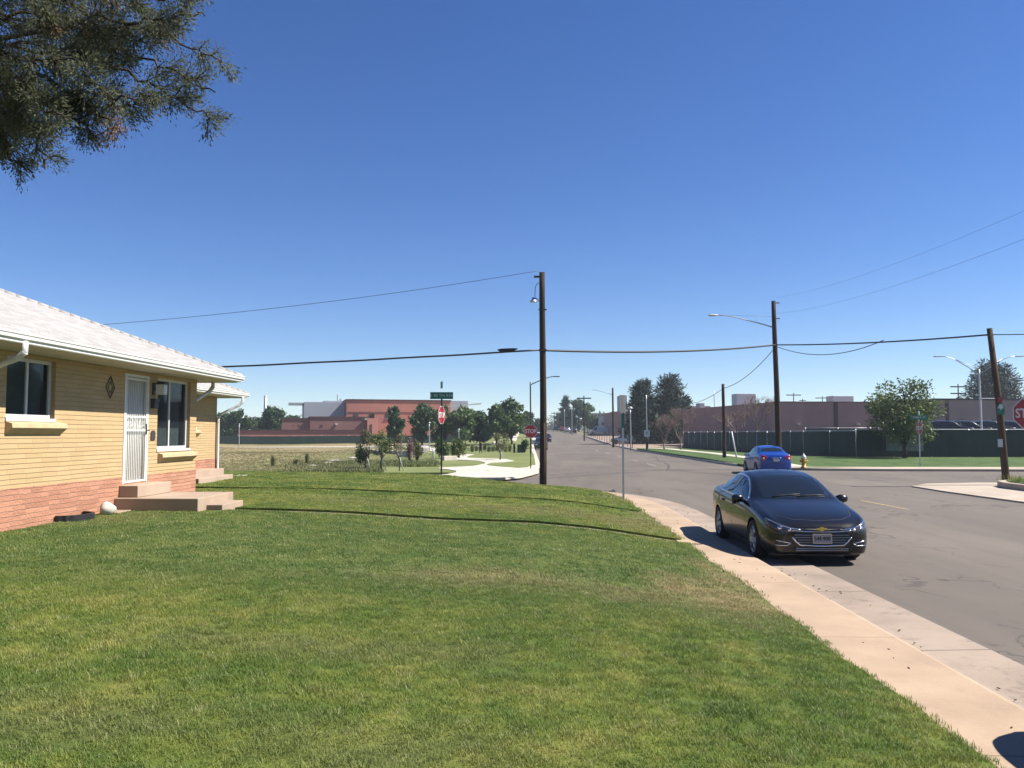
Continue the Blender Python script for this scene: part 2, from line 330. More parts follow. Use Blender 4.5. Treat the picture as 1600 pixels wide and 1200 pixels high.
# ------------------------------------------------------------------ ground sheets
def sheet(name, poly, hf, mat, skirt=0.0, xs=(), ys=(), kind='structure', parent=None, **k):
    bm = bmesh.new(); vs = [bm.verts.new((x, y, 0)) for x, y in poly]; f = bm.faces.new(vs)
    f.normal_update()
    if f.normal.z < 0: f.normal_flip()
    bmesh.ops.triangulate(bm, faces=bm.faces[:])
    for ax, arr in ((0, xs), (1, ys)):
        for a in arr:
            co = (a, 0, 0) if ax == 0 else (0, a, 0); no = (1, 0, 0) if ax == 0 else (0, 1, 0)
            bmesh.ops.bisect_plane(bm, geom=bm.verts[:] + bm.edges[:] + bm.faces[:], plane_co=co, plane_no=no, dist=1e-5)
    for v in bm.verts: v.co.z = hf(v.co.x, v.co.y)
    if skirt:
        be = [e for e in bm.edges if e.is_boundary]
        r = bmesh.ops.extrude_edge_only(bm, edges=be)
        for g in r['geom']:
            if isinstance(g, bmesh.types.BMVert): g.co.z -= skirt
    for f in bm.faces: f.smooth = False
    me = bpy.data.meshes.new(name); bm.to_mesh(me); bm.free(); me.materials.append(mat)
    o = bpy.data.objects.new(name, me); col.objects.link(o)
    if parent: o.parent = parent
    tag(o, kind=kind, **k); return o
RY = [60, 80, 95, 105, 112, 120, 130, 140, 150, 165, 180, 195, 210, 225, 240, 255, 270, 285, 300, 315, 330, 345, 360]
road_h = lambda x, y: rz(y)
sheet('ground', [(-1800, -200), (1800, -200), (1800, 4500), (-1800, 4500)], lambda x, y: rz(y) - .12, M['soil'], ys=RY)
# the street, south leg, crossing, north leg and the two arms of the side street
street = [(3.5, -60), (15.9, -60), (15.9, 21), (15.35, 27), (15.25, 31), (15.3, 34.5), (17.5, 36.6), (60, 36.8), (160, 37), (160, 48.2), (30, 48.3), (20, 48.7), (16.2, 49.4), (14.4, 51), (13.5, 54), (13.2, 60), (13.0, 85),
          (12.9, 140), (12.5, 225), (12.2, 360), (11, 700), (-2, 700), (-1.5, 360), (-.9, 200), (-.5, 127), (0.0, 70), (0.15, 53), (-.2, 49), (-1.6, 46), (-4.5, 43.2), (-10, 42.6), (-160, 42.6), (-160, 33.0), (-8, 33.0), (-2, 33.3), (2.4, 28.8), (3.5, 24)]
sheet('road', street, road_h, M['asphalt'], ys=RY)
def dash(pts, wdt, mat, name):
    mb = MB()
    for i in range(len(pts) - 1):
        a = Vector((*pts[i], 0)); b = Vector((*pts[i + 1], 0)); n = (b - a).cross(Vector((0, 0, 1))).normalized() * wdt / 2
        q = [a - n, a + n, b + n, b - n]
        mb.add([(p.x, p.y, rz(p.y) + .005) for p in q], [(0, 1, 2, 3)])
    return mb.build(name, mat, kind='structure')
for p in [[(10.49, 27.3), (10.58, 24.0)], [(10.9, 14), (11.0, 9)]]: dash(p, .11, M['ypaint'], 'road_marking')
for a_, b_ in [(56, 60.5), (66, 70), (78, 83), (91, 97), (106, 113)]:
    dash([(6.6 + (a_ - 60) * -.004 + 1.4, a_), (6.6 + 1.4, b_)], .14, M['wpaint'], 'road_marking')
# gutter pan, kerb and sidewalk along the near kerb, curving left at the corner
kerb_path = [(0, -30), (0, 0), (0, 10), (0, 20), (0, 23.5), (-.10, 25.5), (-.4, 27.3), (-1.0, 29), (-2.0, 30.8), (-3.3, 32.2), (-5.2, 33.0)]
def strip(name, o0, o1, z0, z1, mat, base=3.55, extra=None):
    mb = MB(); n = len(kerb_path); P = [Vector((x + base, y, 0)) for x, y in kerb_path]
    dense = []
    for i in range(n - 1):
        k = 6
        for j in range(k): dense.append(P[i].lerp(P[i + 1], j / k))
    dense.append(P[-1]); nv = []
    for i, p in enumerate(dense):
        d = (dense[min(i + 1, len(dense) - 1)] - dense[max(0, i - 1)]).normalized(); nv.append(Vector((d.y, -d.x, 0)))
    vs = []
    for p, nn_ in zip(dense, nv):
        for o_, z_ in zip(o0, z0): q = p + nn_ * o_; vs.append((q.x, q.y, z_ + rnd.uniform(-.002, .002)))
    m = len(o0)
    fs = [(i * m + j, i * m + j + 1, (i + 1) * m + j + 1, (i + 1) * m + j) for i in range(len(dense) - 1) for j in range(m - 1)]
    mb.add(vs, fs, False); return mb.build(name, mat, kind='structure')
strip('gutter', [.10, .12, .30, .93, .935], None, [-.60, -.585, -.592, -.578, -.62], None, M['gutter'])
strip('sidewalk', [-.95, -.9, 0, .05, .10, .125, .13], None, [-.75, -.462, -.465, -.478, -.53, -.585, -.65], None, M['walk'])
# lawn, higher by the house and falling to the sidewalk, cut by two sunken front walks
def cross(x):
    xp = [-60, -12, -7.7, -5.5, -3.4, -1.6, 0, 1.2, 2.2, 2.75]; zp = [.25, .2, .15, .13, .05, -.05, -.12, -.22, -.36, -.445]
    return float(np.interp(x, xp, zp))
def lawn_h(x, y):
    z = cross(x)
    y0_ = 30.2 - 3.6 * sstep((x + 3.5) / 4.0); e = sstep((y - y0_) / (33.1 - y0_))
    z = z * (1 - e) + (-.50) * e
    z += .005 * math.sin(x * 1.7 + y * .9) + .006 * math.sin(y * 2.1 - x * 1.3)
    return z
EDGE = [(2.76, -12)]
yy = -12
while yy < 24.8:
    yy += .35; EDGE.append((2.76 + rnd.uniform(-.03, .025) + .02 * math.sin(yy * 1.3), yy))
NCORN = [(2.68, 25.6), (2.5, 27), (2.1, 28.4), (1.65, 29.7), (1.1, 31), (.4, 32.3), (-.6, 33.0), (-2.5, 33.15), (-60, 33.2)]
W1A, W1B, W2A, W2B = 15.45, 16.0, 21.25, 21.75
def edge_x(y): return float(np.interp(y, [p[1] for p in EDGE], [p[0] for p in EDGE]))
def part(y0, y1):
    e = [p for p in EDGE if y0 < p[1] < y1]
    return [(-60, y0), (edge_x(y0), y0)] + e + [(edge_x(y1), y1), (-60, y1)]
LX = [x * .5 for x in range(-24, 6)]; LY = [y * .5 for y in range(-10, 66)]
lp = [part(-11.9, W1A), part(W1B, W2A), [(-60, W2B), (edge_x(W2B), W2B)] + [p for p in EDGE if W2B < p[1]] + NCORN]
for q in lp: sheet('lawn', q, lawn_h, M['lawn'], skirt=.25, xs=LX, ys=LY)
for (a_, b_) in ((W1A - .05, W1B + .05), (W2A - .05, W2B + .05)):
    sheet('front_walk', [(-7.6, a_), (2.7, a_), (2.7, b_), (-7.6, b_)], lambda x, y: lawn_h(x, y) - .045, M['old_walk'], xs=LX)
# verge, sidewalk and grass of the far corner, park beyond the side street, dirt lot
sheet('park_ground', [(-160, 42.75), (-10, 42.75), (-4.6, 43.4), (-1.7, 46.2), (-.35, 49.2), (-.05, 53), (-.2, 70), (-.7, 127), (-1.1, 200), (-1.7, 360), (-300, 360), (-300, 42.75)],
      lambda x, y: rz(y) + .14 + .10 * sstep((y - 45) / 15) + (.16 * math.sin(x * .21 + 1) * math.sin(y * .11) if y > 60 else 0), M['meadow'], skirt=.35, xs=range(-150, 0, 6), ys=[50, 56, 64, 72, 80, 90, 100] + RY[3:])
park_h = lambda x, y: rz(y) + .14 + .10 * sstep((y - 45) / 15) + (.16 * math.sin(x * .21 + 1) * math.sin(y * .11) if y > 60 else 0)
sheet('verge', [(13.25, 60), (13.6, 54.2), (14.5, 51.2), (16.3, 49.6), (20, 50.8), (30, 51.2), (160, 51), (160, 69), (26, 69), (23.5, 72), (21.5, 105), (20.5, 118), (14.5, 112), (12.98, 108), (13.02, 85)],
      lambda x, y: rz(y) + .14 + .12 * sstep((y - 52) / 12), M['verge'], skirt=.35, ys=[56, 60, 66, 72, 80, 90, 100, 105])
verge_h = lambda x, y: rz(y) + .14 + .12 * sstep((y - 52) / 12)
sheet('sidewalk_north', [(15.4, 51.5), (16.6, 51.5), (17.2, 60), (17.9, 82), (17.4, 107), (14.6, 112), (13.6, 112), (16.0, 104), (16.7, 82), (16.1, 62)], lambda x, y: verge_h(x, y) + .02, M['white_conc'], ys=[56, 60, 66, 72, 80, 90, 100, 105])
sheet('sidewalk_east', [(13.9, 52.3), (14.4, 50.9), (16.2, 49.35), (20, 48.65), (30, 48.25), (160, 48.15), (160, 51.2), (30, 51.3), (20, 51.3), (17, 51.2), (15.2, 52.6)], lambda x, y: rz(y) + .150 + (.0 if y > 50 else -.02), M['right_conc'], skirt=.2, ys=[50])
sheet('dirt_lot', [(12.95, 112.5), (20, 118.5), (60, 118), (60, 215), (12.6, 215)], lambda x, y: rz(y) + .06, M['dirt'], skirt=.2, ys=RY)
sheet('yard_pavement', [(21, 119), (24, 72.6), (27, 69.6), (160, 69.6), (160, 108), (31, 108), (29, 119)], lambda x, y: rz(y) + 1.55 + (.30 if x > 34 else 0), M['asphalt'], skirt=2.2, xs=[33, 34.5])
# corner island on the right with its ramp
sheet('corner_pavement', [(15.45, 20.5), (15.1, 26.5), (15.0, 31), (15.2, 34.2), (16.6, 35.9), (19, 36.6), (60, 36.65), (60, 20.5)], lambda x, y: rz(y) + .05, M['right_conc'], skirt=.12)
isl = [(60, 35.4), (20.4, 35.3), (19.4, 34.9), (18.5, 34.0), (18.1, 32.8), (18.0, 31), (18.1, 29.2), (18.5, 20.5), (60, 20.5)]
sheet('island_kerb', isl, lambda x, y: rz(y) + .27, M['right_conc'], skirt=.3)
isl2 = [(60, 35.1), (20.5, 35.0), (19.6, 34.65), (18.8, 33.9), (18.4, 32.8), (18.25, 31), (18.35, 29.2), (18.75, 20.5), (60, 20.5)]
sheet('island_grass', isl2, lambda x, y: rz(y) + .30, M['verge'], skirt=.1)
# storm inlet and street litter at the near corner
mb = MB(); c0 = gnd(905, 762)
for k in range(26):
    a_ = rnd.uniform(0, 6.28); r_ = rnd.uniform(.02, .1)
    mb.cbox((2.35 + rnd.uniform(-.5, .5), 30.55 + rnd.uniform(-.06, .06) , -.55 + rnd.uniform(0, .06)), r_, r_ * .5, .03, a_)
mb.build('leaf_litter', M['darkmetal'], kind='stuff', label='small heap of dark leaf litter in the gutter at the near corner', cat='leaf litter')
mb = MB()
for k in range(80):
    yy = rnd.uniform(4, 24); xx = 3.55 + abs(rnd.gauss(.18, .22)); 
    if rnd.random() < .35: yy = rnd.choice([12.6, 11.6, 9.2, 7.4, 13.3, 19.4, 21.6]) + rnd.gauss(0, .22)
    r_ = rnd.uniform(.006, .02); z_ = -.583 if xx > 3.7 else -.468
    mb.cbox((xx if xx > 3.7 else xx - .4, yy, z_ + .006), r_ * 2.2, r_ * .7, .007, rnd.uniform(0, 3))
mb.build('twig_litter', M['wood2'], kind='stuff', label='scattered dry twigs and leaf bits in the gutter beside the parked black car', cat='leaf litter')
# curving pale path of the park and its spurs
def px_sheet(name, pts, dz, mat, skirt=.1):
    P = [gnd(x, y, .22) for x, y in pts]
    return sheet(name, [(p.x, p.y) for p in P], lambda x, y: park_h(x, y) + dz, mat, skirt=skirt, ys=[50, 56, 64, 72, 80, 90, 100])
plaza = [(595, 744.2), (690, 744.5), (790, 744.5), (815, 742), (832, 738), (842, 735), (842, 731.5), (815, 730.8), (800, 729.5), (778, 728.4), (763, 727), (759, 725), (766, 723.4), (786, 722.6), (803, 721), (790, 719), (770, 718), (748, 717), (733, 715.8),
         (728, 714.4), (731, 712.4), (741, 710), (730, 709.8), (712, 712.8), (692, 715), (692, 717.6), (728, 719.6), (748, 721.2), (757, 722.8), (758, 724.6), (740, 727.4), (720, 728.4), (690, 729.2), (684, 730.6), (700, 732), (712, 734), (713, 736.4), (700, 739), (668, 741.2), (625, 743)]
px_sheet('park_path', plaza, .035, M['white_conc'])
px_sheet('park_path', [(634, 699.6), (668, 701.2), (690, 703.6), (698, 708.4), (676, 706.4), (650, 703.6), (632, 701.4)], .035, M['white_conc'])
px_sheet('park_path', [(350, 698.6), (600, 698.0), (640, 695.8), (700, 695), (700, 696), (640, 697), (600, 699.4), (350, 700)], .03, M['white_conc'])
px_sheet('park_path', [(796, 692.4), (806, 686.5), (815, 681.5), (819, 681.5), (812, 687), (806, 693)], .05, M['white_conc'])
# kerb on the left of the north leg and its ramp
mb = MB()
pts = [(-2.6, 44.4), (-1.6, 46.1), (-.3, 49.0), (.1, 53), (-.05, 70), (-.55, 127), (-.95, 200)]
for i in range(len(pts) - 1):
    a = Vector((*pts[i], 0)); b = Vector((*pts[i + 1], 0)); n = (b - a).cross(Vector((0, 0, 1))).normalized() * .16
    q = [a - n * 1.6, a + n, b + n, b - n * 1.6]
    zt = [rz(p.y) + .19 for p in q]
    mb.add([(p.x, p.y, z) for p, z in zip(q, zt)] + [(p.x, p.y, z - .3) for p, z in zip(q, zt)], [(0, 1, 2, 3), (0, 4, 5, 1), (1, 5, 6, 2), (2, 6, 7, 3), (3, 7, 4, 0)])
mb.build('kerb', M['white_conc'], kind='structure')
mb = MB()
pts = [(13.45, 56), (13.25, 60), (13.05, 85), (12.95, 108), (12.9, 140), (12.55, 225)]
for i in range(len(pts) - 1):
    a = Vector((*pts[i], 0)); b = Vector((*pts[i + 1], 0)); n = (b - a).cross(Vector((0, 0, 1))).normalized() * .1
    q = [a - n, a + n, b + n, b - n]
    zt = [rz(p.y) + .16 for p in q]
    mb.add([(p.x, p.y, z) for p, z in zip(q, zt)] + [(p.x, p.y, z - .25) for p, z in zip(q, zt)], [(0, 1, 2, 3), (0, 4, 5, 1), (1, 5, 6, 2), (2, 6, 7, 3), (3, 7, 4, 0)])
mb.build('kerb', M['white_conc'], kind='structure')
# ------------------------------------------------------------------ grass blades (stuff): points + geometry nodes
def clump(name, n, h, spread, wd, mat, lean=.5):
    mb = MB()
    for i in range(n):
        a = rnd.uniform(0, 6.283); r_ = spread * math.sqrt(rnd.random()); x, y = r_ * math.cos(a), r_ * math.sin(a)
        b = rnd.uniform(0, 6.283); hh = h * rnd.uniform(.55, 1.1); ln = hh * lean * rnd.uniform(.1, 1.2); d = Vector((math.cos(b), math.sin(b), 0)); s = Vector((-d.y, d.x, 0)) * wd / 2 * rnd.uniform(.7, 1.2)
        p0 = Vector((x, y, -.01)); p1 = p0 + d * ln * .35 + Vector((0, 0, hh * .6)); p2 = p0 + d * ln + Vector((0, 0, hh))
        mb.add([p0 - s, p0 + s, p1 + s * .8, p1 - s * .8, p2], [(0, 1, 2, 3), (3, 2, 4)])
    me = bpy.data.meshes.new(name); me.from_pydata(mb.v, [], mb.f); me.materials.append(mat)
    return bpy.data.objects.new(name, me)            # source shape of the grass field, not placed in the scene by itself
def scatter(name, pts, scl, proto, **k):
    me = bpy.data.meshes.new(name); me.vertices.add(len(pts)); me.vertices.foreach_set('co', np.asarray(pts, dtype=np.float32).ravel())
    a = me.attributes.new('scl', 'FLOAT', 'POINT'); a.data.foreach_set('value', np.asarray(scl, dtype=np.float32))
    a = me.attributes.new('rotz', 'FLOAT', 'POINT'); a.data.foreach_set('value', rs.uniform(0, 6.28, len(pts)).astype(np.float32))
    o = bpy.data.objects.new(name, me); col.objects.link(o)
    g = bpy.data.node_groups.new(name, 'GeometryNodeTree')
    g.interface.new_socket('Geometry', in_out='INPUT', socket_type='NodeSocketGeometry'); g.interface.new_socket('Geometry', in_out='OUTPUT', socket_type='NodeSocketGeometry')
    N = g.nodes.new; gi = N('NodeGroupInput'); go = N('NodeGroupOutput'); ip = N('GeometryNodeInstanceOnPoints'); oi = N('GeometryNodeObjectInfo')
    oi.inputs[0].default_value = proto
    s1 = N('GeometryNodeInputNamedAttribute'); s1.data_type = 'FLOAT'; s1.inputs[0].default_value = 'scl'
    s2 = N('GeometryNodeInputNamedAttribute'); s2.data_type = 'FLOAT'; s2.inputs[0].default_value = 'rotz'
    cx = N('ShaderNodeCombineXYZ'); L = g.links.new
    L(s2.outputs[0], cx.inputs[2]); L(gi.outputs[0], ip.inputs['Points']); L(oi.outputs['Geometry'], ip.inputs['Instance']); L(cx.outputs[0], ip.inputs['Rotation']); L(s1.outputs[0], ip.inputs['Scale']); L(ip.outputs[0], go.inputs[0])
    m = o.modifiers.new('scatter', 'NODES'); m.node_group = g
    tag(o, kind='stuff', **k); return o
def lawn_pts(y0, y1, dens):
    n = int(dens * (y1 - y0) * 30); P = []
    Y = rs.uniform(y0, y1, n); X = rs.uniform(-23, 3, n)
    for x, y in zip(X, Y):
        if x < -.70 * y - .6 or (x < -7.65 and y < 18.7) or x > .62 * y + .5: continue
        if x < -10.3: continue
        if W1A - .02 < y < W1B + .02 or W2A - .02 < y < W2B + .02: continue
        if -7.75 < x < -5.75 and 14.9 < y < 17: continue
        if y < 25.4:
            if x > edge_x(y) + .015: continue
        elif x > float(np.interp(y, [25.4, 27, 28.4, 29.7, 31, 32.3, 33.0], [2.7, 2.5, 2.1, 1.65, 1.1, .4, -.5])): continue
        if y > 33.1: continue
        P.append((x, y, lawn_h(x, y)))
    return P
cl = clump('near_turf_clump', 20, .036, .055, .0038, M['blade'], .9)
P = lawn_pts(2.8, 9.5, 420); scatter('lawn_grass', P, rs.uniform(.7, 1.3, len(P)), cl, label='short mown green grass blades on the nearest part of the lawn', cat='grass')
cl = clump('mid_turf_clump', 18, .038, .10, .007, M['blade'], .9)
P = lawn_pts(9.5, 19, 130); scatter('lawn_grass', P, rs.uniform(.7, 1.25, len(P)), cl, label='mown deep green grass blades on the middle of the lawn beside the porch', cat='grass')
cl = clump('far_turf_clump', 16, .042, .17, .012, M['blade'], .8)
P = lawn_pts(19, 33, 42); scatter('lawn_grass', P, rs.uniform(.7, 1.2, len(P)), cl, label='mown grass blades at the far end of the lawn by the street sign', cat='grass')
cl = clump('meadow_clump', 18, .22, .3, .028, M['meadow_blade'], .5)
P = []; Sc = []
for _ in range(42000):
    y = 43 + 75 * rs.rand() ** 1.6; x = rs.uniform(-.72 * y, -1.2)
    p = atY(838, 678, y)
    px = 838 + x / y * 1294
    gy = 678 + (1.55 - park_h(x, y)) / y * 1294
    tall = (x < -.105 * y and gy > 705) or y > 62
    if x > -.19 * y and y < 90:
        if y < 50 or x > -.12 * y: continue
    P.append((x, y, park_h(x, y))); Sc.append((rs.uniform(.5, 1.15) if x > -.30 * y and y < 56 else rs.uniform(.12, .42)))
scatter('meadow_grass', P, Sc, cl, label='tall dry and green meadow grass across the park beyond the side street', cat='grass')
cl = clump('weed_clump', 22, .3, .22, .016, M['blade'], .7)
P = []
for _ in range(900):
    x, y = rs.uniform(18.5, 27), rs.uniform(26, 34.9)
    if y > 34.2 and x < 19.3: continue
    P.append((x, y, rz(y) + .29))
scatter('island_weeds', P, rs.uniform(.4, 1.1, len(P)), cl, label='loose tufted grass on the corner island under the leaning pole', cat='grass')
# ------------------------------------------------------------------ the brick houses
def wall_with_holes(mb, X, th, y0, y1, z0, z1, holes):
    """wall slab whose outer face is at x=X, spanning y0..y1, z0..z1, with rectangular holes (ya,yb,za,zb)"""
    ys = sorted({y0, y1, *[h[0] for h in holes], *[h[1] for h in holes]})
    for a, b in zip(ys[:-1], ys[1:]):
        m = (a + b) / 2; hs = sorted([h for h in holes if h[0] < m < h[1]], key=lambda h: h[2]); z = z0
        for h in hs:
            if h[2] > z: mb.box(X - th, X, a, b, z, h[2])
            z = max(z, h[3])
        if z < z1: mb.box(X - th, X, a, b, z, z1)
def window_unit(root, X, ya, yb, za, zb, split=.5, slid=0, blinds=True):
    """slider window recessed in the wall; frame ring, mullion, two panes, curtain"""
    r = X - .075; fw = .055
    mb = MB().box(r - .05, r, ya, yb, za, za + fw).box(r - .05, r, ya, yb, zb - fw, zb).box(r - .05, r, ya, ya + fw, za + fw, zb - fw).box(r - .05, r, yb - fw, yb, za + fw, zb - fw)
    ym = ya + (yb - ya) * split
    mb.box(r - .05, r - .004, ym - .025, ym + .025, za + fw, zb - fw)
    fr = mb.build('window', M['frame'], root)
    MB().box(r - .034, r - .028, ya + fw, ym - .025, za + fw, zb - fw).build('pane', M['glass'], fr)
    MB().box(r - .034, r - .028, ym + .025, yb - fw, za + fw, zb - fw).build('pane', M['glass'], fr)
    mb = MB(); n = max(8, int((yb - ya) / .09)); vs = []
    for i in range(n * 4 + 1):
        y = ya + .02 + (yb - ya - .04) * i / (n * 4); x = r - .16 + .018 * math.sin(i * math.pi / 2)
        vs += [(x, y, za + .02), (x, y, zb - .02)]
    mb.add(vs, [(2 * i, 2 * i + 2, 2 * i + 3, 2 * i + 1) for i in range(n * 4)])
    if blinds: mb.build('curtain', M['curtain'], fr)
    MB().box(X - .075, X + .02, ya - .01, yb + .01, za - .05, za).build('window_sill', M['trim'], fr)
    return fr
def brick_ledge(root, X, ya, yb, zt):
    prof = [(-.02, zt), (.105, zt - .03), (.115, zt - .10), (-.02, zt - .22)]
    Mx = Matrix(((1, 0, 0, X), (0, 0, 1, ya), (0, 1, 0, 0), (0, 0, 0, 1)))
    return MB().prism(prof, Mx, yb - ya).build('sill_ledge', M['brick_sill'], root, bevel=.006)
def hip_roof(root, x0, x1, y0, y1, z, pitch, th=.02):
    """x1 is the street side; overhang rectangle given; returns ridge"""
    w_ = (x1 - x0) / 2; h = w_ * pitch; xm = (x0 + x1) / 2
    a, b, c, d = (x0, y0, z), (x1, y0, z), (x1, y1, z), (x0, y1, z); e, f = (xm, y0 + w_, z + h), (xm, y1 - w_, z + h)
    mb = MB().add([a, b, c, d, e, f], [(0, 1, 4), (1, 2, 5, 4), (2, 3, 5), (3, 0, 4, 5), (3, 2, 1, 0)])
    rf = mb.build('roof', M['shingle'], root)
    cp = MB()
    for p, q in ((c, f), (d, f), (a, e), (b, e), (e, f)):
        p, q = Vector(p), Vector(q); n = int((q - p).length / .2)
        for i in range(n):
            s0 = p.lerp(q, i / n) + Vector((0, 0, -.045)); s1 = p.lerp(q, (i + 1.1) / n) + Vector((0, 0, -.040))
            cp.tube([s0, s1], [.085, .085], 8, True)
    # flatten the cap tubes a little so that they read as bent shingles
    cp.build('ridge_cap', M['shingle'], rf)
    return rf
def downspout(root, pts, s=.07):
    mb = MB(); mb.tube(pts, s / 2 * 1.25, 8)
    # corrugated elbow rings
    for p, q in zip(pts[1:-1], pts[2:]):
        p, q = Vector(p), Vector(q)
        for k in range(5):
            c = p.lerp(q, .02 + k * .02 / max(.1, (q - p).length)); d = (q - p).normalized() * .006
            mb.tube([c - d, c + d], s / 2 * 1.42, 8)
    return mb.build('downspout', M['trim'], root)
def gutter_run(mb, p, q, out):
    p, q, out = Vector(p), Vector(q), Vector(out); prof = [(0, 0), (.07, 0), (.078, .012), (.078, .038), (.092, .052), (.108, .060), (.112, .098), (.104, .106), (.122, .116), (.122, .140), (.108, .140), (.100, .115), (.03, .11), (0, .13)]
    vs = [P0 + out * a + Vector((0, 0, b)) for P0 in (p, q) for a, b in prof]; n = len(prof)
    mb.add(vs, [(i, (i + 1) % n, n + (i + 1) % n, n + i) for i in range(n)] + [tuple(range(n))[::-1], tuple(range(n, 2 * n))])
def house(X, y0, y1, depth, windows, door, label, ledges, over=.69, spouts=(), base_top=.75, group=None):
    root = empty('brick_house', (0, 0, 0), label=label, cat='house')
    holes = [w_[:4] for w_ in windows] + ([door] if door else [])
    mb = MB(); wall_with_holes(mb, X, .12, y0, y1, base_top, 2.76, holes)
    mb.box(X - depth, X - .12, y1 - .12, y1, base_top, 2.76); mb.box(X - depth, X - .12, y0, y0 + .12, base_top, 2.76); mb.box(X - depth, X - depth + .12, y0 + .12, y1 - .12, base_top, 2.76)
    mb.build('wall', M['brick'], root)
    mb = MB(); wall_with_holes(mb, X + .012, .13, y0 - .012, y1 + .012, -.4, base_top, [door] if door else [])
    mb.box(X - depth, X - .118, y1 - .1, y1 + .012, -.4, base_top); mb.box(X - depth, X - .118, y0 - .012, y0 + .1, -.4, base_top)
    mb.build('wall_base', M['brick_base'], root)
    MB().box(X - depth + .15, X - .15, y0 + .15, y1 - .15, .2, .55).build('floor', M['curtain'], root)
    ex0, ex1, ey0, ey1 = X - depth - over, X + over, y0 - over, y1 + over
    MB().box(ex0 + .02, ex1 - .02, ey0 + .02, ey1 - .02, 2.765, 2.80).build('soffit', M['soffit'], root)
    f = MB().box(ex1 - .02, ex1 + .005, ey0, ey1, 2.768, 2.925).box(ex0, ex1 - .02, ey1 - .02, ey1 + .005, 2.75, 2.925).box(ex0, ex1 - .02, ey0 - .005, ey0 + .02, 2.75, 2.925)
    f.build('fascia', M['trim'], root)
    g = MB(); gutter_run(g, (ex1 + .006, ey0, 2.77), (ex1 + .006, ey1 + .10, 2.77), (1, 0, 0)); gutter_run(g, (ex0, ey1 + .006, 2.77), (ex1 + .0, ey1 + .006, 2.77), (0, 1, 0))
    g.build('gutter', M['trim'], root)
    hip_roof(root, ex0 - .03, ex1 + .05, ey0 - .05, ey1 + .05, 2.925, .405)
    for w_ in windows: window_unit(root, X, *w_)
    for l in ledges: brick_ledge(root, X, *l)
    for sp in spouts: downspout(root, sp)
    return root
HX = -7.7
h1 = house(HX, 4.5, 18.56, 10.5, [(11.8, 13.03, 1.79, 2.70, .5), (16.63, 18.22, 1.24, 2.70, .45)], (15.25, 16.22, .62, 2.69),
           'low yellow brick house with pink brick base and white security door at left', [(11.8, 13.22, 1.74), (16.68, 18.42, 1.17)],
           spouts=[[(-6.93, 10.98, 2.80), (-6.93, 10.98, 2.66), (-7.03, 10.98, 2.58), (-7.58, 10.98, 2.36), (-7.64, 10.98, 2.25), (-7.64, 10.98, .1)],
                   [(-7.62, 19.28, 2.80), (-7.62, 19.28, 2.66), (-7.66, 19.2, 2.55), (-7.8, 18.7, 2.30), (-7.82, 18.63, 2.15), (-7.82, 18.63, .2)]])
# security door: frame, bars, scroll work, inner door, handle
DY0, DY1, DZ0, DZ1 = 15.25, 16.22, .62, 2.69
MB().box(HX - .085, HX - .055, DY0, DY1, DZ0, DZ1).build('door', M['door'], h1)
mb = MB().box(HX - .05, HX + .012, DY0, DY0 + .05, DZ0, DZ1).box(HX - .05, HX + .012, DY1 - .05, DY1, DZ0, DZ1).box(HX - .05, HX + .012, DY0 + .05, DY1 - .05, DZ1 - .05, DZ1)
mb.box(HX - .03, HX + .006, DY0 + .055, DY0 + .10, DZ0 + .01, DZ1 - .055).box(HX - .03, HX + .006, DY1 - .10, DY1 - .055, DZ0 + .01, DZ1 - .055)
for z in (DZ0 + .01, DZ0 + .98, DZ0 + 1.24, DZ1 - .11): mb.box(HX - .028, HX + .003, DY0 + .10, DY1 - .10, z, z + .035)
sd_ = mb.build('security_door', M['door'], h1)
mb = MB(); nb = 11
for i in range(nb):
    y = DY0 + .14 + (DY1 - DY0 - .28) * i / (nb - 1); mb.tube([(HX - .012, y, DZ0 + .04), (HX - .012, y, DZ1 - .1)], .0095, 6)
for i in range(5):
    y = DY0 + .18 + (DY1 - DY0 - .36) * i / 4
    for z0_, sg in ((DZ0 + 1.06, 1), (DZ0 + 1.20, -1)):
        mb.tube([(HX - .008, y + .035 * math.cos(a) * sg, z0_ + .04 * math.sin(a)) for a in [k * .6 for k in range(9)]], .006, 5)
mb.build('door_bar', M['door'], sd_)
MB().box(HX - .045, HX - .032, DY0 + .1, DY1 - .1, DZ0 + .02, DZ1 - .1).build('screen_mesh', M['door'], sd_) if False else None
mb = MB().box(HX + .0065, HX + .02, DY1 - .095, DY1 - .06, DZ0 + .93, DZ0 + 1.13).tube([(HX + .02, DY1 - .078, DZ0 + 1.0), (HX + .07, DY1 - .078, DZ0 + 1.0), (HX + .075, DY1 - .18, DZ0 + 1.0)], .011, 8)
mb.build('door_handle', M['darkmetal'], sd_)
# wall things: diamond ornament, lantern, mail box, house number plaque
mb = MB(); cy, cz = 14.72, 2.39
for k in range(4):
    a = [(0, .2), (.15, 0), (0, -.2), (-.15, 0)][k]; b = [(0, .2), (.15, 0), (0, -.2), (-.15, 0)][(k + 1) % 4]
    mb.tube([(HX + .012, cy + a[0], cz + a[1]), (HX + .012, cy + b[0], cz + b[1])], .010, 4)
for k in range(4):
    a = [(0, .11), (.08, 0), (0, -.11), (-.08, 0)][k]; b = [(0, .11), (.08, 0), (0, -.11), (-.08, 0)][(k + 1) % 4]
    mb.tube([(HX + .012, cy + a[0], cz + a[1]), (HX + .012, cy + b[0], cz + b[1])], .007, 4)
mb.build('wall_ornament', plain('ornament_metal', (.16, .12, .09), .6), label='dark diamond shaped metal ornament on the yellow brick wall left of the white door', cat='ornament')
ln = empty('wall_lantern', (HX, 16.42, 2.45), label='dark metal porch lantern with frosted glass between the door and the big window', cat='lantern')
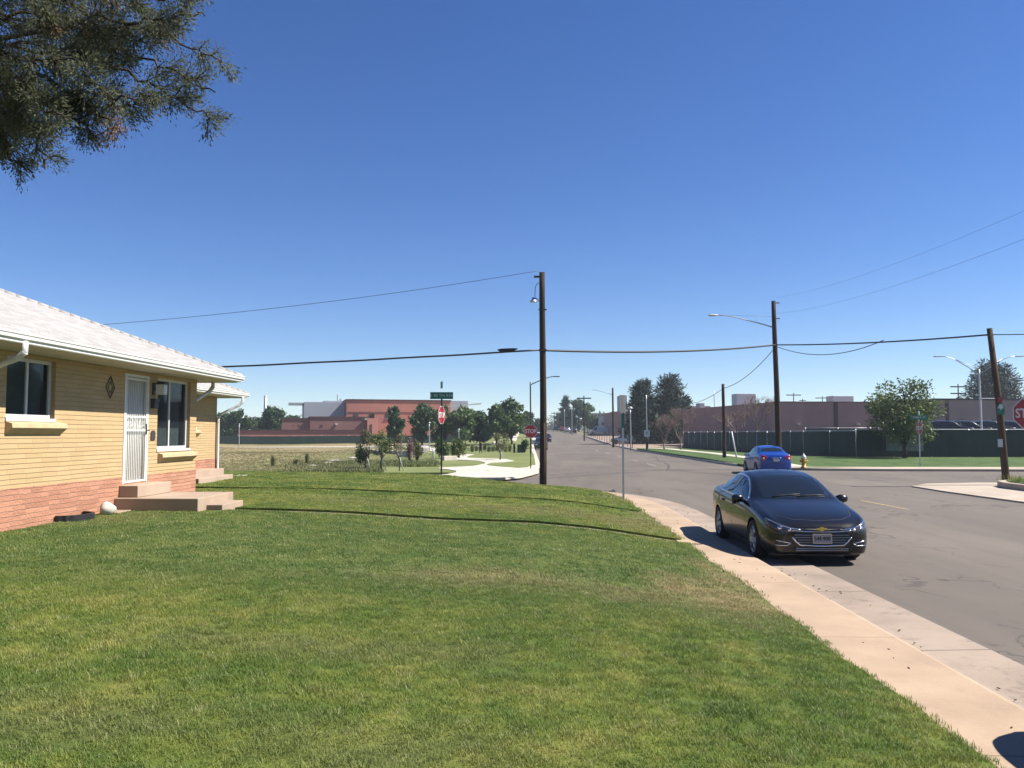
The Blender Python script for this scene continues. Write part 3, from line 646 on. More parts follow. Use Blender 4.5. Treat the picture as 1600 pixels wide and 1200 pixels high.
MB().box(.0, .02, -.05, .05, -.12, .12).tube([(.01, 0, .0), (.10, 0, .03), (.16, 0, .10)], .012, 6).build('bracket', M['darkmetal'], ln)
MB().box(.07, .27, -.10, .10, .09, .12).box(.10, .24, -.07, .07, .12, .15).build('lantern_cap', M['darkmetal'], ln)
MB().box(.09, .25, -.08, .08, -.11, .09).build('lantern_glass', M['glasslamp'], ln)
mbx = empty('mail_box', (HX, 16.40, 2.22), label='small dark curved wall mail box under the lantern', cat='mail box')
MB().box(0, .09, -.09, .09, -.16, .03).build('box_body', M['darkmetal'], mbx, bevel=.01)
MB().prism([(0, .03), (.10, .035), (.11, -.02), (.095, -.03), (.095, .02), (0, .02)], Matrix(((1, 0, 0, 0), (0, 0, 1, -.1), (0, 1, 0, 0), (0, 0, 0, 1))), .2).build('box_lid', M['darkmetal'], mbx)
pts = [(.09 * math.cos(a), .06 + .06 * math.sin(a)) for a in [k * math.pi / 8 for k in range(9)]] + [(-.09, -.07), (.09, -.07)]
MB().prism(pts, Matrix(((0, 0, 1, HX), (1, 0, 0, 16.43), (0, 1, 0, 1.50), (0, 0, 0, 1))), .02).build('number_plaque', M['darkmetal'], label='small grey arched house number plaque beside the white door', cat='plaque')
# porch of the first house
pr = empty('porch_steps', (HX, 15.9, .15), label='tan concrete porch slab with door step and lower step in front of the white door', cat='porch')
def pb(name, x0, x1, y0, y1, z0, z1): MB().box(x0 - HX, x1 - HX, y0 - 15.9, y1 - 15.9, z0 - .15, z1 - .15).build(name, M['porch'], pr, bevel=.012)
pb('landing', HX + .015, -6.14, 14.96, 16.72, -.1, .38); pb('door_step', HX + .015, -7.33, 15.12, 16.5, .382, .60); pb('lower_step', -6.138, -5.84, 15.35, 16.45, -.1, .235)
# window well and round stone at the wall base
ww = empty('window_well', (-7.35, 13.5, .16), label='dark ribbed window well rim in the grass below the pink brick base', cat='window well')
mb = MB(); vs = []
for k in range(21):
    a = k * math.pi / 20; rr_ = 1 + (.03 if k % 2 else 0)
    for q_, z_ in ((1.0, -.05), (1.0, .085), (.90, .085), (.90, -.05)): vs.append((-.32 + .34 * rr_ * q_ * math.sin(a), -.42 * rr_ * q_ * math.cos(a), z_))
mb.add(vs, [(4 * i + j, 4 * i + (j + 1) % 4, 4 * i + 4 + (j + 1) % 4, 4 * i + 4 + j) for i in range(20) for j in range(4)])
mb.build('rim', M['dark'], ww)
MB().prism([(-.32 + .36 * math.sin(a), -.42 * math.cos(a)) for a in [k * math.pi / 14 for k in range(15)]], Matrix.Translation((0, 0, -.05)), .09).build('well_cover', M['dark'], ww)
def rock(name, c, s, mat, sq=.8, seed=1, **k):
    r_ = random.Random(seed); bm = bmesh.new(); bmesh.ops.create_icosphere(bm, subdivisions=3, radius=1)
    for v in bm.verts:
        n = 1 + .12 * math.sin(v.co.x * 3 + seed) + .1 * math.sin(v.co.y * 4 + seed * 2) * math.cos(v.co.z * 3)
        v.co = Vector((v.co.x * s[0] * n, v.co.y * s[1] * n, max(v.co.z, -sq) * s[2] * n))
    for f in bm.faces: f.smooth = True
    me = bpy.data.meshes.new(name); bm.to_mesh(me); bm.free(); me.materials.append(mat); o = bpy.data.objects.new(name, me); col.objects.link(o); o.location = c; tag(o, **k); return o
rock('round_stone', (-7.42, 14.25, .25), (.13, .13, .12), M['stone'], seed=3, label='white rounded stone resting in the grass against the pink brick base', cat='stone')
MB().box(-7.68, -7.35, 14.45, 14.93, -.1, .175).build('concrete_pad', M['porch'], bevel=.01, label='small tan concrete pad at ground level beside the porch slab', cat='concrete pad')
h2 = house(-10.5, 20.0, 26.95, 9, [(24.1, 25.3, 1.75, 2.70, .5)], None, 'second yellow brick house set back behind the first with white downspout at its corner', [(24.0, 25.45, 1.68)],
           spouts=[[(-9.74, 27.2, 2.80), (-9.74, 27.2, 2.62), (-9.83, 27.14, 2.50), (-10.36, 26.95, 2.20), (-10.43, 26.9, 2.05), (-10.43, 26.9, .32), (-10.38, 26.92, .22), (-10.1, 27.0, .16)]])
for o in [o for o in col.objects if o.parent == h2 and o.name.startswith('downspout')]: pass
pr = empty('porch_steps', (-10.5, 24.2, .15), label='tan concrete steps at the set back second house behind the first porch', cat='porch')
MB().box(.02, .75, -1.6, 1.5, -.2, .33).build('landing', M['porch'], pr, bevel=.01); MB().box(.752, 1.15, -1.4, 1.2, -.2, .16).build('lower_step', M['porch'], pr, bevel=.01)
MB().box(-9.9, -9.6, 26.9, 27.5, -.1, .19).build('splash_block', M['stone'], bevel=.01, label='pale splash block in the grass under the white corner downspout', cat='splash block')
# ------------------------------------------------------------------ poles, signs and cables
def gz(x, y, f=None): return (f or road_h)(x, y)
def face_M(c, yaw=0.0, up=0.0):
    """frame whose local x runs right, y runs up and z faces the camera side (-Y), turned by yaw about Z"""
    m = Matrix(((1, 0, 0, 0), (0, 0, -1, 0), (0, 1, 0, 0), (0, 0, 0, 1)))
    return Matrix.Translation(c) @ Matrix.Rotation(yaw, 4, 'Z') @ m
def pole_mb(h, r0, r1, lean=(0, 0), n=12, bend=.02):
    pts = []; rr = []
    for i in range(9):
        t = i / 8; pts.append((lean[0] * t + bend * math.sin(t * 5), lean[1] * t, h * t - (.4 if i == 0 else 0))); rr.append(r0 + (r1 - r0) * t)
    return MB().tube(pts, rr, n)
# main pole at the near corner
up = empty('utility_pole', (.27, 34.35, -.5), label='tall dark wooden utility pole with small lamp at the near corner of the lawn', cat='utility pole')
H1 = 8.80
pole_mb(H1, .155, .118).build('pole', M['wood'], up)
MB().tube([(.05, -.16, .0), (.05, -.15, 2.5)], .03, 6).build('conduit', M['wood2'], up)
mb = MB().box(-.36, -.1, -.03, .03, H1 - .22, H1 - .14); mb.build('insulator_arm', M['darkmetal'], up)
MB().tube([(-.10, -.02, H1 - .42), (-.24, -.02, H1 - .50), (-.3, -.02, H1 - .62), (-.32, -.02, H1 - .95), (-.3, -.02, H1 - 1.05)], .012, 6).build('lamp_wire', M['cable'], up)
a = MB().tube([(-.08, -.05, H1 - 1.32), (-.22, -.05, H1 - 1.12), (-.35, -.05, H1 - 1.08)], .022, 6).build('lamp_arm', M['metal'], up)
MB().lathe([(.16, 0), (.15, .03), (.07, .13), (.05, .2)], 12, Matrix.Translation((-.38, -.05, H1 - 1.26))).build('lamp_head', M['metal'], a)
MB().box(-.17, .17, -.16, -.12, H1 - 1.62, H1 - 1.56).build('bracket', M['darkmetal'], up); MB().box(-.14, .16, -.16, .1, 5.48, 5.56).build('cable_clamp', M['darkmetal'], up)
# big pole on the far side with the street light arm
p2 = empty('utility_pole', (14.62, 50.6, -.45), label='tall dark wooden utility pole with long street light arm behind the blue car', cat='utility pole')
H2 = 10.1; pole_mb(H2, .185, .125, lean=(-.12, 0)).build('pole', M['wood'], p2)
ar = MB().tube([(-.1, 0, H2 - 1.65), (-.9, 0, H2 - 1.4), (-2.6, 0, H2 - .95), (-3.2, 0, H2 - .86), (-3.55, 0, H2 - .86)], [.04, .035, .03, .028, .028], 8).build('lamp_arm', M['metal'], p2)
MB().lathe([(.03, 0), (.10, .08), (.13, .3), (.11, .52), (.03, .62)], 10, Matrix.Translation((-3.5, 0, H2 - .86)) @ Matrix.Rotation(R(-90), 4, 'Y') @ Matrix.Diagonal((.55, 1, 1, 1))).build('lamp_head', M['signwhite'], ar)
MB().tube([(-.1, 0, H2 - .95), (-2.9, 0, H2 - .88)], .008, 4).build('stay_wire', M['cable'], p2)
for z in (H2 - .15, H2 - 1.1): MB().box(-.1, .12 + .1, -.03, .03, z, z + .05).build('bracket', M['darkmetal'], p2)
# leaning pole on the island
base = Vector((atY(1572, 750, 34.9).x, 34.9, rz(34) + .26)); top = atY(1546, 513, 34.9)
p3_ = empty('utility_pole', base, label='leaning brown wooden pole with green and white marker on the grassy corner island', cat='utility pole')
dv = top - base; MB().tube([(-.03, 0, -.4), (0, 0, 0), tuple(dv * .5 + Vector((.05, 0, 0))), tuple(dv)], [.15, .15, .13, .11], 12).build('pole', M['wood2'], p3_)
def on3(t): return dv * t
q = on3(.465); Mq = face_M(q + Vector((.01, -.16, 0)))
mk_ = MB().prism([(-.14, -.24), (.14, -.24), (.16, .06), (.06, .22), (-.06, .22), (-.16, .06)], Mq, .01).build('marker_plate', M['green'], p3_)
MB().prism([(-.12, .02), (-.05, .02), (0, -.06), (.05, .02), (.12, .02), (.05, .19), (-.05, .19)], face_M(q + Vector((.01, -.172, 0))), .004).build('marker_peak', M['signwhite'], mk_)
q = on3(.475) + Vector((0, 0, .32)); MB().prism([(-.1, -.12), (.1, -.12), (.1, .10), (-.1, .10)], face_M(q + Vector((.0, -.15, 0))), .008).build('tag', M['red'], p3_)
q = on3(.24); MB().prism([(-.14, -.16), (.06, -.16), (.06, .17), (-.14, .17)], face_M(q + Vector((-.12, -.16, 0))), .008).build('notice', M['signwhite'], p3_)
def simple_pole(px, pyt, Y, hf, r, label, mat='wood', name='utility_pole', lean=0, cat='utility pole', **k):
    t_ = atY(px, pyt, Y); z0 = hf(t_.x, Y); e = empty(name, (t_.x, Y, z0), label=label, cat=cat, **k)
    pole_mb(t_.z - z0, r, r * .75, lean=(lean, 0)).build('pole', M[mat], e); return e, t_.z - z0
e4, h4 = simple_pole(1130, 600, 67, verge_h, .15, 'short dark wooden pole on the verge left of the blue car')
e5, h5 = simple_pole(957.5, 606, 128, verge_h, .17, 'dark wooden pole with thin lamp arm beside the silver car')
MB().tube([(0, 0, h5 - 1.1), (-1.2, 0, h5 - .7), (-2.6, 0, h5 - .35), (-3.2, 0, h5 - .3)], .035, 6).build('lamp_arm', M['metal'], e5)
e6, h6 = simple_pole(985, 640, 108, verge_h, .09, 'slim pale metal lamp post right of the silver car', 'metal', 'lamp_post', cat='lamp post')
MB().lathe([(.05, 0), (.22, .1), (.22, .3), (.06, .4)], 10, Matrix.Translation((0, 0, h6))).build('lamp_head', M['signwhite'], e6)
e7, h7 = simple_pole(1010, 617, 102, verge_h, .07, 'tall thin pole with square white sign plate and brown foot', 'metal', 'sign_pole', cat='sign pole')
MB().box(-.35, .35, -.13, -.10, 1.55, 2.35).build('sign_plate', M['signwhite'], e7); MB().box(-.11, .11, -.09, .11, -.3, 1.5).build('timber_foot', M['wood2'], e7)
MB().text('P', .5, face_M((0, -.135, 1.95)), .004).build('sign_text', M['darkmetal'], e7)
e8, h8 = simple_pole(829, 597, 78, park_h, .085, 'dark metal street light with curved arm behind the red stop sign', 'darkmetal', 'street_light', cat='street light')
MB().tube([(0, 0, h8 - .25), (.6, 0, h8 + .02), (1.4, 0, h8 + .35), (2.0, 0, h8 + .52), (2.2, 0, h8 + .52)], [.05, .045, .04, .035, .035], 8).build('lamp_arm', M['darkmetal'], e8)
MB().cbox((2.45, 0, h8 + .52), .6, .2, .09).build('lamp_head', M['darkmetal'], e8, bevel=.03)
# twin headed lot lamp on the right
e9, h9 = simple_pole(1530, 577, 84, lambda x, y: rz(y) + .14, .11, 'white lot light pole with two outstretched lamp arms behind the green fence', 'signwhite', 'lot_light', cat='light pole')
for s in (-1, 1):
    a = MB().tube([(0, 0, h9 - .5), (s * 1.0, 0, h9 + .15), (s * 2.3, 0, h9 + .95), (s * 3.1, 0, h9 + 1.25), (s * 3.6, 0, h9 + 1.3)], .035, 6).tube([(0, 0, h9 - .05), (s * 1.0, 0, h9 + .42), (s * 2.3, 0, h9 + 1.0)], .025, 6).build('lamp_arm', M['metal'], e9)
    MB().cbox((s * 4.0, 0, h9 + 1.3), .85, .3, .1).build('lamp_head', M['metal'], a, bevel=.03)
# far cross-arm poles
def cross_pole(px, pyt, Y, arm, label, z0=None, n=1, r=.16, tr=False, **k):
    t_ = atY(px, pyt, Y); zb = rz(Y) if z0 is None else z0
    e = empty('utility_pole', (t_.x, Y, zb), label=label, cat='utility pole', **k); h = t_.z - zb
    pole_mb(h, r, r * .7, n=6).build('pole', M['wood'], e)
    for i in range(n):
        MB().box(-arm, arm, -.08, .08, h - .7 - i * 1.4, h - .45 - i * 1.4).build('cross_arm', M['wood'], e)
    if tr: MB().lathe([(.3, 0), (.34, .1), (.34, .8), (.2, .95)], 10, Matrix.Translation((-.55, 0, h - 4.6))).build('transformer', M['metal'], e)
    return e
cross_pole(1497, 600, 175, 1.6, 'cross-arm pole with transformer rising behind the building beside the big dark pine', n=2, tr=True)
cross_pole(1240, 614, 230, 2.0, 'T-shaped pole above the brown building, just right of the street light pole')
cross_pole(1285, 619, 260, 2.2, 'thin T-shaped pole above the middle of the brown building roof')
cross_pole(1254, 623, 260, 1.0, 'short dark pole standing between two T-shaped poles above the roof', n=1)
cross_pole(912.5, 618, 175, 1.5, 'cross-arm pole in front of the dark rounded trees along the right kerb', n=1)
G_ = 'far utility poles down the street'
for i, (px, py, Y) in enumerate([(866, 643.5, 330), (870, 643.5, 345), (861, 648, 420), (863, 650, 470), (858, 655, 560)]):
    cross_pole(px, py, Y, 1.3, ['tallest of the tiny far utility poles left of the dark trees', 'tiny far utility pole right beside the tallest far one', 'thin far utility pole second from the left at the street end', 'thinner far utility pole between the street-end ones', 'smallest, leftmost utility pole at the vanishing end of the street'][i], group=G_, r=.2)
e10, h10 = simple_pole(893.5, 633, 230, road_h, .12, 'pale street light with short arm before the far dark trees', 'metal', 'street_light', cat='street light')
MB().tube([(0, 0, h10), (-.8, 0, h10 + .1), (-1.2, 0, h10 + .1)], .08, 6).build('lamp_arm', M['metal'], e10)
e11, h11 = simple_pole(882, 640, 260, road_h, .09, 'faint thin lamp post left of the pale street light', 'metal', 'lamp_post', cat='lamp post')
for px, py, Y, lb in ((681 - 10, 662, 90, 'thin grey park lamp post left of the two green shrubs'), (374, 664, 120, 'thin park lamp post in front of the leftmost dark trees'), (717, 672, 105, 'slim pale lamp post under the trees behind the shrubs')):
    e_, h_ = simple_pole(px, py, Y, park_h, .06, lb, 'metal', 'lamp_post', cat='lamp post'); MB().lathe([(.04, 0), (.11, .05), (.10, .16), (.03, .2)], 8, Matrix.Translation((0, 0, h_))).build('lamp_head', M['signwhite'], e_)
t_ = atY(415, 618, 420); e_ = empty('chimney_stack', (t_.x, 420, 2.6), label='slender grey smokestack rising behind the trees at far left', cat='chimney'); MB().lathe([(1.0, 0), (.8, t_.z - 2.6)], 12).build('stack', M['metal'], e_)
e_, h_ = simple_pole(1116, 611, 150, road_h, .07, 'thin antenna mast above the left end of the brown building', 'metal', 'antenna_mast', cat='mast')
# cables
def cable(name, a, b, sag, r, label, kink=None, n=28, wob=0):
    a, b = Vector(a), Vector(b); pts = []
    for i in range(n + 1):
        t = i / n; p = a.lerp(b, t); p.z -= sag * 4 * t * (1 - t); p.z += wob * math.sin(t * 60) * .5; pts.append(p)
    return MB().tube(pts, r, 6).build(name, M['cable'], label=label, cat='cable')
A1 = Vector((.12, 34.2, 5.02)); A2 = Vector((14.55, 50.5, 6.95)); A3 = atY(1545, 523, 34.85)
cable('thick_cable', (-40, 34.2, 3.75), A1, .28, .036, 'thick black cable from behind the house roof to the near corner pole', n=50, wob=.012)
cable('thick_cable', A1, A2, .22, .048, 'thick black cable between the two tall poles over the road')
cable('thick_cable', A2, A3, .12, .036, 'thick black cable from the street light pole to the leaning pole')
cable('thick_cable', A3, (34, 30, 5.6), .1, .02, 'black cable leaving the leaning pole at the right edge')
sp = atY(793, 546.5, 34.2)
MB().tube([sp + Vector((-.42, 0, .0)), sp + Vector((-.28, 0, -.02)), sp + Vector((.2, 0, 0)), sp + Vector((.42, 0, .04))], [.02, .07, .07, .02], 8).build('splice_case', M['cable'], label='dark splice case hanging on the cable left of the corner pole', cat='splice case')
B3 = A2.lerp(A3, .60)
cable('loop_cable', A2 + Vector((0, 0, -.08)), B3 + Vector((0, 0, -.02)), .62, .02, 'slack black cable loop under the span right of the street light pole')
E4 = Vector((e4.location.x, 67, e4.location.z + h4 - .35))
cable('drop_cable', A2 + Vector((0, 0, -.1)), E4, .45, .022, 'drooping black cable from the street light pole down to the short pole')
cable('drop_cable', E4, atY(1080, 630, 95), .25, .022, 'black cable from the short pole to the building behind the pines')
cable('thin_wire', atY(842, 423, 34.3), (-40, 34.3, 5.75), 1.0, .009, 'thin wire from the top of the corner pole toward the house roof', n=60)
cable('thin_wire', A2 + Vector((.1, 0, 1.9)), atY(1640, 358, 20), .35, .0035, 'thin upper wire climbing right from the street light pole')
cable('thin_wire', A2 + Vector((.1, 0, 2.9)), atY(1640, 312, 20), .35, .003, 'topmost thin wire climbing right from the street light pole')
# stop signs and street name signs
def octagon(r): return [(r * math.cos(R(22.5 + 45 * k)), r * math.sin(R(22.5 + 45 * k))) for k in range(8)]
def stop_sign(loc, h, size, yaw, label, post='metal', blades=()):
    e = empty('stop_sign', loc, label=label, cat='stop sign')
    MB().box(-.028, .028, -.01, .03, -.3, h + size * .55 + (.0 if not blades else .45)).build('post', M[post], e)
    r_ = size / 2 / math.cos(R(22.5))
    s1 = MB().prism(octagon(r_), face_M((0, -.02, h), yaw), .004).build('sign_face', M['signwhite'], e)
    MB().prism(octagon(r_ * .945), face_M((0, -.02, h), yaw) @ Matrix.Translation((0, 0, .0045)), .002).build('red_field', M['red'], s1)
    MB().text('STOP', size * .43, face_M((0, -.02, h), yaw) @ Matrix.Translation((0, -.01 * size, .008)), .001, sx=.83, bold=.008).build('lettering', M['signwhite'], s1)
    for i, (dz, wd, yw, txt) in enumerate(blades):
        bl = MB().prism([(-wd / 2, -.13), (wd / 2, -.13), (wd / 2, .13), (-wd / 2, .13)], face_M((0, -.03 - .0, h + size * .5 + dz), yw), .006).build('name_blade', M['green'], e)
        MB().text(txt, .16, face_M((0, -.03, h + size * .5 + dz), yw) @ Matrix.Translation((0, 0, .009)), .001).build('lettering', M['signwhite'], bl)
    return e
stop_sign((-.33, 48.2, -.36 + 0), 2.06 + .0, .76, 0, 'red stop sign facing the camera beside the far left corner of the crossing', 'wood2')
stop_sign((-3.55, 31.0, lawn_h(-3.55, 31)), 2.30, .66, R(74), 'edge-on red stop sign under green street name blades at the lawn end', 'darkmetal',
          blades=[(.40, .86, R(4), 'E 40 TH AVE'), (.80, .26, R(-66), 'ST')])
p = gnd(1438, 729, .14); stop_sign((p.x, p.y, rz(p.y) + .16), 2.35, .76, R(-85), 'turned red stop sign with green name blades in front of the leafy tree', 'metal',
          blades=[(.28, 1.0, R(-25), 'STEELE ST'), (.55, .9, R(60), 'E 40 AV')])
pq = atY(1606, 646, 25.6); stop_sign((pq.x, 25.6, rz(24) + .05), pq.z - rz(24) - .05, .91, 0, 'large red stop sign cut off by the right edge of the photo', 'metal')
# sidewalk post with small sign seen from behind
zc = -.47; e = empty('sign_post', (2.62, 25.2, zc), label='thin green and grey sign post with narrow turned plate at the sidewalk corner', cat='sign post')
MB().box(-.028, .028, -.015, .025, -.3, 2.25).build('post', M['metal'], e)
MB().prism([(-.15, -.28), (.15, -.28), (.15, .28), (-.15, .28)], face_M((0, -.02, 2.92), R(52)), .006).build('sign_plate', plain('plate_back', (.16, .18, .17), .6, .3), e)
MB().box(-.045, .045, -.02, .03, 2.2, 2.66).build('post_collar', M['green'], e)
mb = MB()
for k in (-1, 0, 1): mb.prism([(-.012 + k * .07, -.27), (.012 + k * .07, -.27), (.012 + k * .07, .27), (-.012 + k * .07, .27)], face_M((0, -.027, 2.92), R(52)), .003)
mb.build('stripe', M['darkmetal'], e)
# fire hydrant
p = gnd(1256, 731, .14); hy = empty('fire_hydrant', (p.x, p.y, rz(p.y) + .14), label='yellow fire hydrant with pale cap right of the blue car', cat='fire hydrant')
MB().lathe([(.19, 0), (.19, .05), (.125, .06), (.125, .48), (.16, .5), (.16, .56)], 14).build('barrel', M['yellow'], hy)
MB().lathe([(.155, .562), (.15, .64), (.10, .74), (.05, .78), (.035, .80), (.035, .86)], 14).build('bonnet', M['signwhite'], hy)
MB().lathe([(.09, 0), (.09, .1), (.06, .12)], 10, Matrix.Translation((0, -.11, .36)) @ Matrix.Rotation(R(90), 4, 'X')).build('nozzle', M['yellow'], hy)
for s in (-1, 1): MB().lathe([(.06, 0), (.06, .1), (.04, .12)], 10, Matrix.Translation((s * .11, 0, .40)) @ Matrix.Rotation(R(90 * s), 4, 'Y')).build('nozzle', M['yellow'], hy)
# leaning white guy guard
MB().tube([atY(1151, 716, 68), atY(1143, 674, 68)], .06, 6).build('guy_guard', M['signwhite'], label='leaning white guy wire guard on the verge left of the blue car', cat='guy guard')
# ------------------------------------------------------------------ fences
def mesh_fence(name, pts, h, hf, mat, label, post_step=3.0, wav=.03, rail=True, cat='fence', dz=0.0):
    e = empty(name, (pts[0][0], pts[0][1], 0), label=label, cat=cat); O = Vector((pts[0][0], pts[0][1], 0))
    dense = []
    for a, b in zip(pts[:-1], pts[1:]):
        a, b = Vector((*a, 0)), Vector((*b, 0)); n = max(1, int((b - a).length / .75))
        dense += [a.lerp(b, i / n) for i in range(n)]
    dense.append(Vector((*pts[-1], 0)))
    vs = []; ofs = [rs.uniform(-wav, wav) for _ in dense]
    for s in (0, .02):
        for p, o_ in zip(dense, ofs):
            z = hf(p.x, p.y) + dz; q = p - O
            vs += [(q.x, q.y + o_ + s, z + .04 + abs(o_)), (q.x, q.y + o_ * .3 + s, z + h * .5), (q.x, q.y + s + o_ * .5, z + h - .03 - abs(o_) * 2)]
    m = len(dense); fs = []
    for s in (0, 1):
        for i in range(m - 1):
            for j in (0, 1):
                a = s * m * 3 + i * 3 + j; fs.append((a, a + 3, a + 4, a + 1))
    MB().add(vs, fs, True).build('windscreen_cloth', mat, e)
    k = 0; d = 0
    for i, p in enumerate(dense):
        if i and (p - last).length < post_step: continue
        last = p; q = p - O; z = hf(p.x, p.y) + dz; MB().tube([(q.x, q.y + .06, z - .2), (q.x, q.y + .06, z + h + .05)], .035, 6).build('post', M['metal'], e)
    if rail: MB().tube([(p.x - O.x, p.y - O.y + .06, hf(p.x, p.y) + dz + h + .01) for p in dense[::3] + [dense[-1]]], .025, 6).build('top_rail', M['metal'], e)
    return e
t = NT('green_screen'); f = t.noise(.6, 4); g = t.noise(1.0, 3, vec=t.map((3, 3, .4)))
t.set(color=t.ramp(t.math('ADD', t.math('MULTIPLY', f, .5), t.math('MULTIPLY', g, .5)), [(.35, (.012, .032, .028)), (.65, (.028, .062, .05))]), rough=.8); M['screen'] = t.m
M['screen_light'] = plain('faded_screen', (.07, .12, .105), .8, var=.2)
mesh_fence('green_fence', [(20.6, 117), (22.2, 95), (24.0, 72.5), (26.3, 69.3)], 2.15, verge_h, M['screen'], 'long dark green screened fence running away along the right verge', wav=.05)
mesh_fence('green_fence', [(26.35, 69.2), (50, 69.1)], 2.25, verge_h, M['screen'], 'dark green screened fence facing the side street below the parked cars', wav=.03)
mesh_fence('green_fence', [(25.4, 79), (32.3, 79.2)], 1.15, lambda x, y: rz(y) + 1.56, M['screen_light'], 'paler faded green screen behind the dark fence right of the blue car', wav=.03, dz=.0)
# sign board on the fence
pA = atY(1383, 692, 68.9); sb = empty('sign_board', (pA.x + 1.55, 68.85, 0), label='grey lettered board hung on the green fence behind the tree', cat='sign board')
t = NT('board_grey'); f = t.noise(3, 4); t.set(color=t.ramp(f, [(.3, (.15, .19, .19)), (.7, (.24, .28, .28))]), rough=.7); 
MB().box(-1.5, 1.5, -.03, .02, .15, 1.50).build('panel', t.m, sb)
mb = MB()
for txt, s_, x_, z_ in (('Park', .42, -.95, 1.28), ('MONDAY - FRIDAY', .24, .55, 1.32), ('OPEN TO THE PUBLIC', .22, .5, 1.06), ('PERMIT PARKING', .24, -.6, .86), ('METRO', .42, .1, .62), ('LOT', .42, .15, .30)):
    mb.text(txt, s_, face_M((x_, -.034, z_)), .002, sx=.95)
mb.build('lettering', M['darkmetal'], sb)
# low dark fence and red wall before the red complex on the left
# chain link fence of the dirt lot
def chain_fence(pts, h, label):
    e = empty('wire_fence', (pts[0][0], pts[0][1], 0), label=label, cat='fence'); O = Vector((pts[0][0], pts[0][1], 0))
    dense = []
    for a, b in zip(pts[:-1], pts[1:]):
        a, b = Vector((*a, 0)), Vector((*b, 0)); n = max(1, round((b - a).length / 6)); dense += [a.lerp(b, i / n) for i in range(n)]
    dense.append(Vector((*pts[-1], 0)))
    for p in dense: q = p - O; z = rz(p.y); MB().tube([(q.x, q.y, z - .1), (q.x, q.y, z + h)], .045, 6).build('post', M['darkmetal'], e)
    for k in range(8):
        if k in (0, 7): MB().tube([(p.x - O.x, p.y - O.y, rz(p.y) + .1 + (h - .12) * k / 7) for p in dense], .02, 4).build('rail', M['darkmetal'], e)
    return e
chain_fence([(13.3, 224), (13.6, 118)], 1.9, 'thin wire fence with dark posts along the edge of the dirt lot')
chain_fence([(13.6, 118), (15.6, 116.6)], 1.9, 'short return of wire fence at the near end of the dirt lot')
chain_fence([(20.3, 216), (60, 216)], 1.9, 'dark rail fence across the back of the dirt lot')
# ------------------------------------------------------------------ buildings
def M_wall(name, c, var=.08): 
    t = NT(name); f = t.noise(.35, 4); g = t.math('FRACT', t.math('MULTIPLY', t.sep()[2], 2.2)); cc = t.ramp(f, [(.3, tuple(v * (1 - var) for v in c)), (.7, tuple(v * (1 + var) for v in c))])
    t.set(color=t.mix(t.math('MULTIPLY', t.math('LESS_THAN', g, .08), .22), cc, tuple(v * .55 for v in c)), rough=.9); return t.m
M['redb'] = M_wall('red_block', (.66, .27, .20)); M['redb_shade'] = M_wall('red_block_shaded', (.34, .17, .15)); M['redb_lit'] = M_wall('red_block_sunlit', (.80, .34, .26)); M['greym'] = M_wall('grey_metal', (.52, .54, .60), .03); M['brown'] = M_wall('brown_brick', (.46, .27, .235), .10)  # shaded and sunlit tones of one red wall are put into its colour
M['brown2'] = M_wall('tan_brown_brick', (.46, .335, .29)); M['white_b'] = M_wall('white_block', (.60, .58, .56)); M['beige_b'] = M_wall('beige_block', (.55, .45, .34)); M['win'] = glass('far_window', (.02, .022, .025)); M['coping'] = plain('coping', (.10, .045, .04), .7)
def bld(name, O, yaw, label, cat='building', **k):
    return empty(name, O, yaw, label=label, cat=cat, **k)
# local frame: x right along the facade, y away, z up (from ground)
def block(e, name, x0, x1, y0, y1, z0, z1, mat, cap=None):
    o = MB().box(x0, x1, y0, y1, z0, z1).build(name, mat, e)
    if cap: MB().box(x0 - .12, x1 + .12, y0 - .12, y1 + .12, z1, z1 + .22).build('coping', cap, o)
    return o
def facade_windows(e, wl, y=-.02, mat='win'):
    for x0, x1, z0, z1 in wl:
        f = MB().box(x0, x1, y - .02, y + .03, z0, z1).build('window', M['darkmetal'], e); MB().box(x0 + .06, x1 - .06, y - .028, y - .021, z0 + .06, z1 - .06).build('pane', M[mat], f)
        MB().box(x0 - .05, x1 + .05, y - .10, y, z0 - .12, z0).build('sill', M['stone'], e)
YR = 150.0
def lx(px, Y=YR): return atY(px, 678, Y).x
g0 = rz(150) + .1; yaw = R(17)
rb = bld('red_building', (lx(573), YR, g0), yaw, 'red brick school-like building with grey metal hall at left of centre')
def k_(px, d=0.0):
    m_ = lx(px) / YR; c_, s_ = math.cos(yaw), math.sin(yaw); ox, oy = lx(573) - d * s_, YR + d * c_
    return (m_ * oy - ox) / (c_ - m_ * s_)
zt = lambda py, Y=YR: atY(600, py, Y).z - g0
block(rb, 'wing', k_(484), 0, 0, 9, -.5, zt(653), M['redb_shade'], M['coping'])  # front wall takes the darker tone, its shade is in the colour
block(rb, 'wing', k_(440, .6), k_(484) - .02, .6, 9, -.5, zt(655.2), M['redb_shade'], M['coping'])
block(rb, 'low_wall', k_(372, -6), k_(573, -6), -6, -5.7, -.5, zt(673.5, 144), M['redb'], M['coping'])
block(rb, 'sunlit_end', .02, k_(590), -.6, 9, -.5, zt(653.5), M['redb_lit'])  # front-facing block coloured salmon like the sunlit side wall it stands for
block(rb, 'hall', k_(541, 12), k_(704, 12), 12, 34, -.5, zt(625.5) * 1.06, M['redb'], M['coping'])
block(rb, 'metal_hall', k_(474.5, 16), k_(541, 12) - .1, 16, 34, -.5, zt(629) * 1.08, M['greym'])
block(rb, 'metal_hall_top', k_(505, 18), k_(541, 12) - .3, 18, 33, zt(629) * 1.08, zt(626) * 1.08, M['greym'])
block(rb, 'metal_hall', k_(704, 12) + .1, k_(731, 13), 13, 34, -.5, zt(624.5) * 1.06, M['greym'])
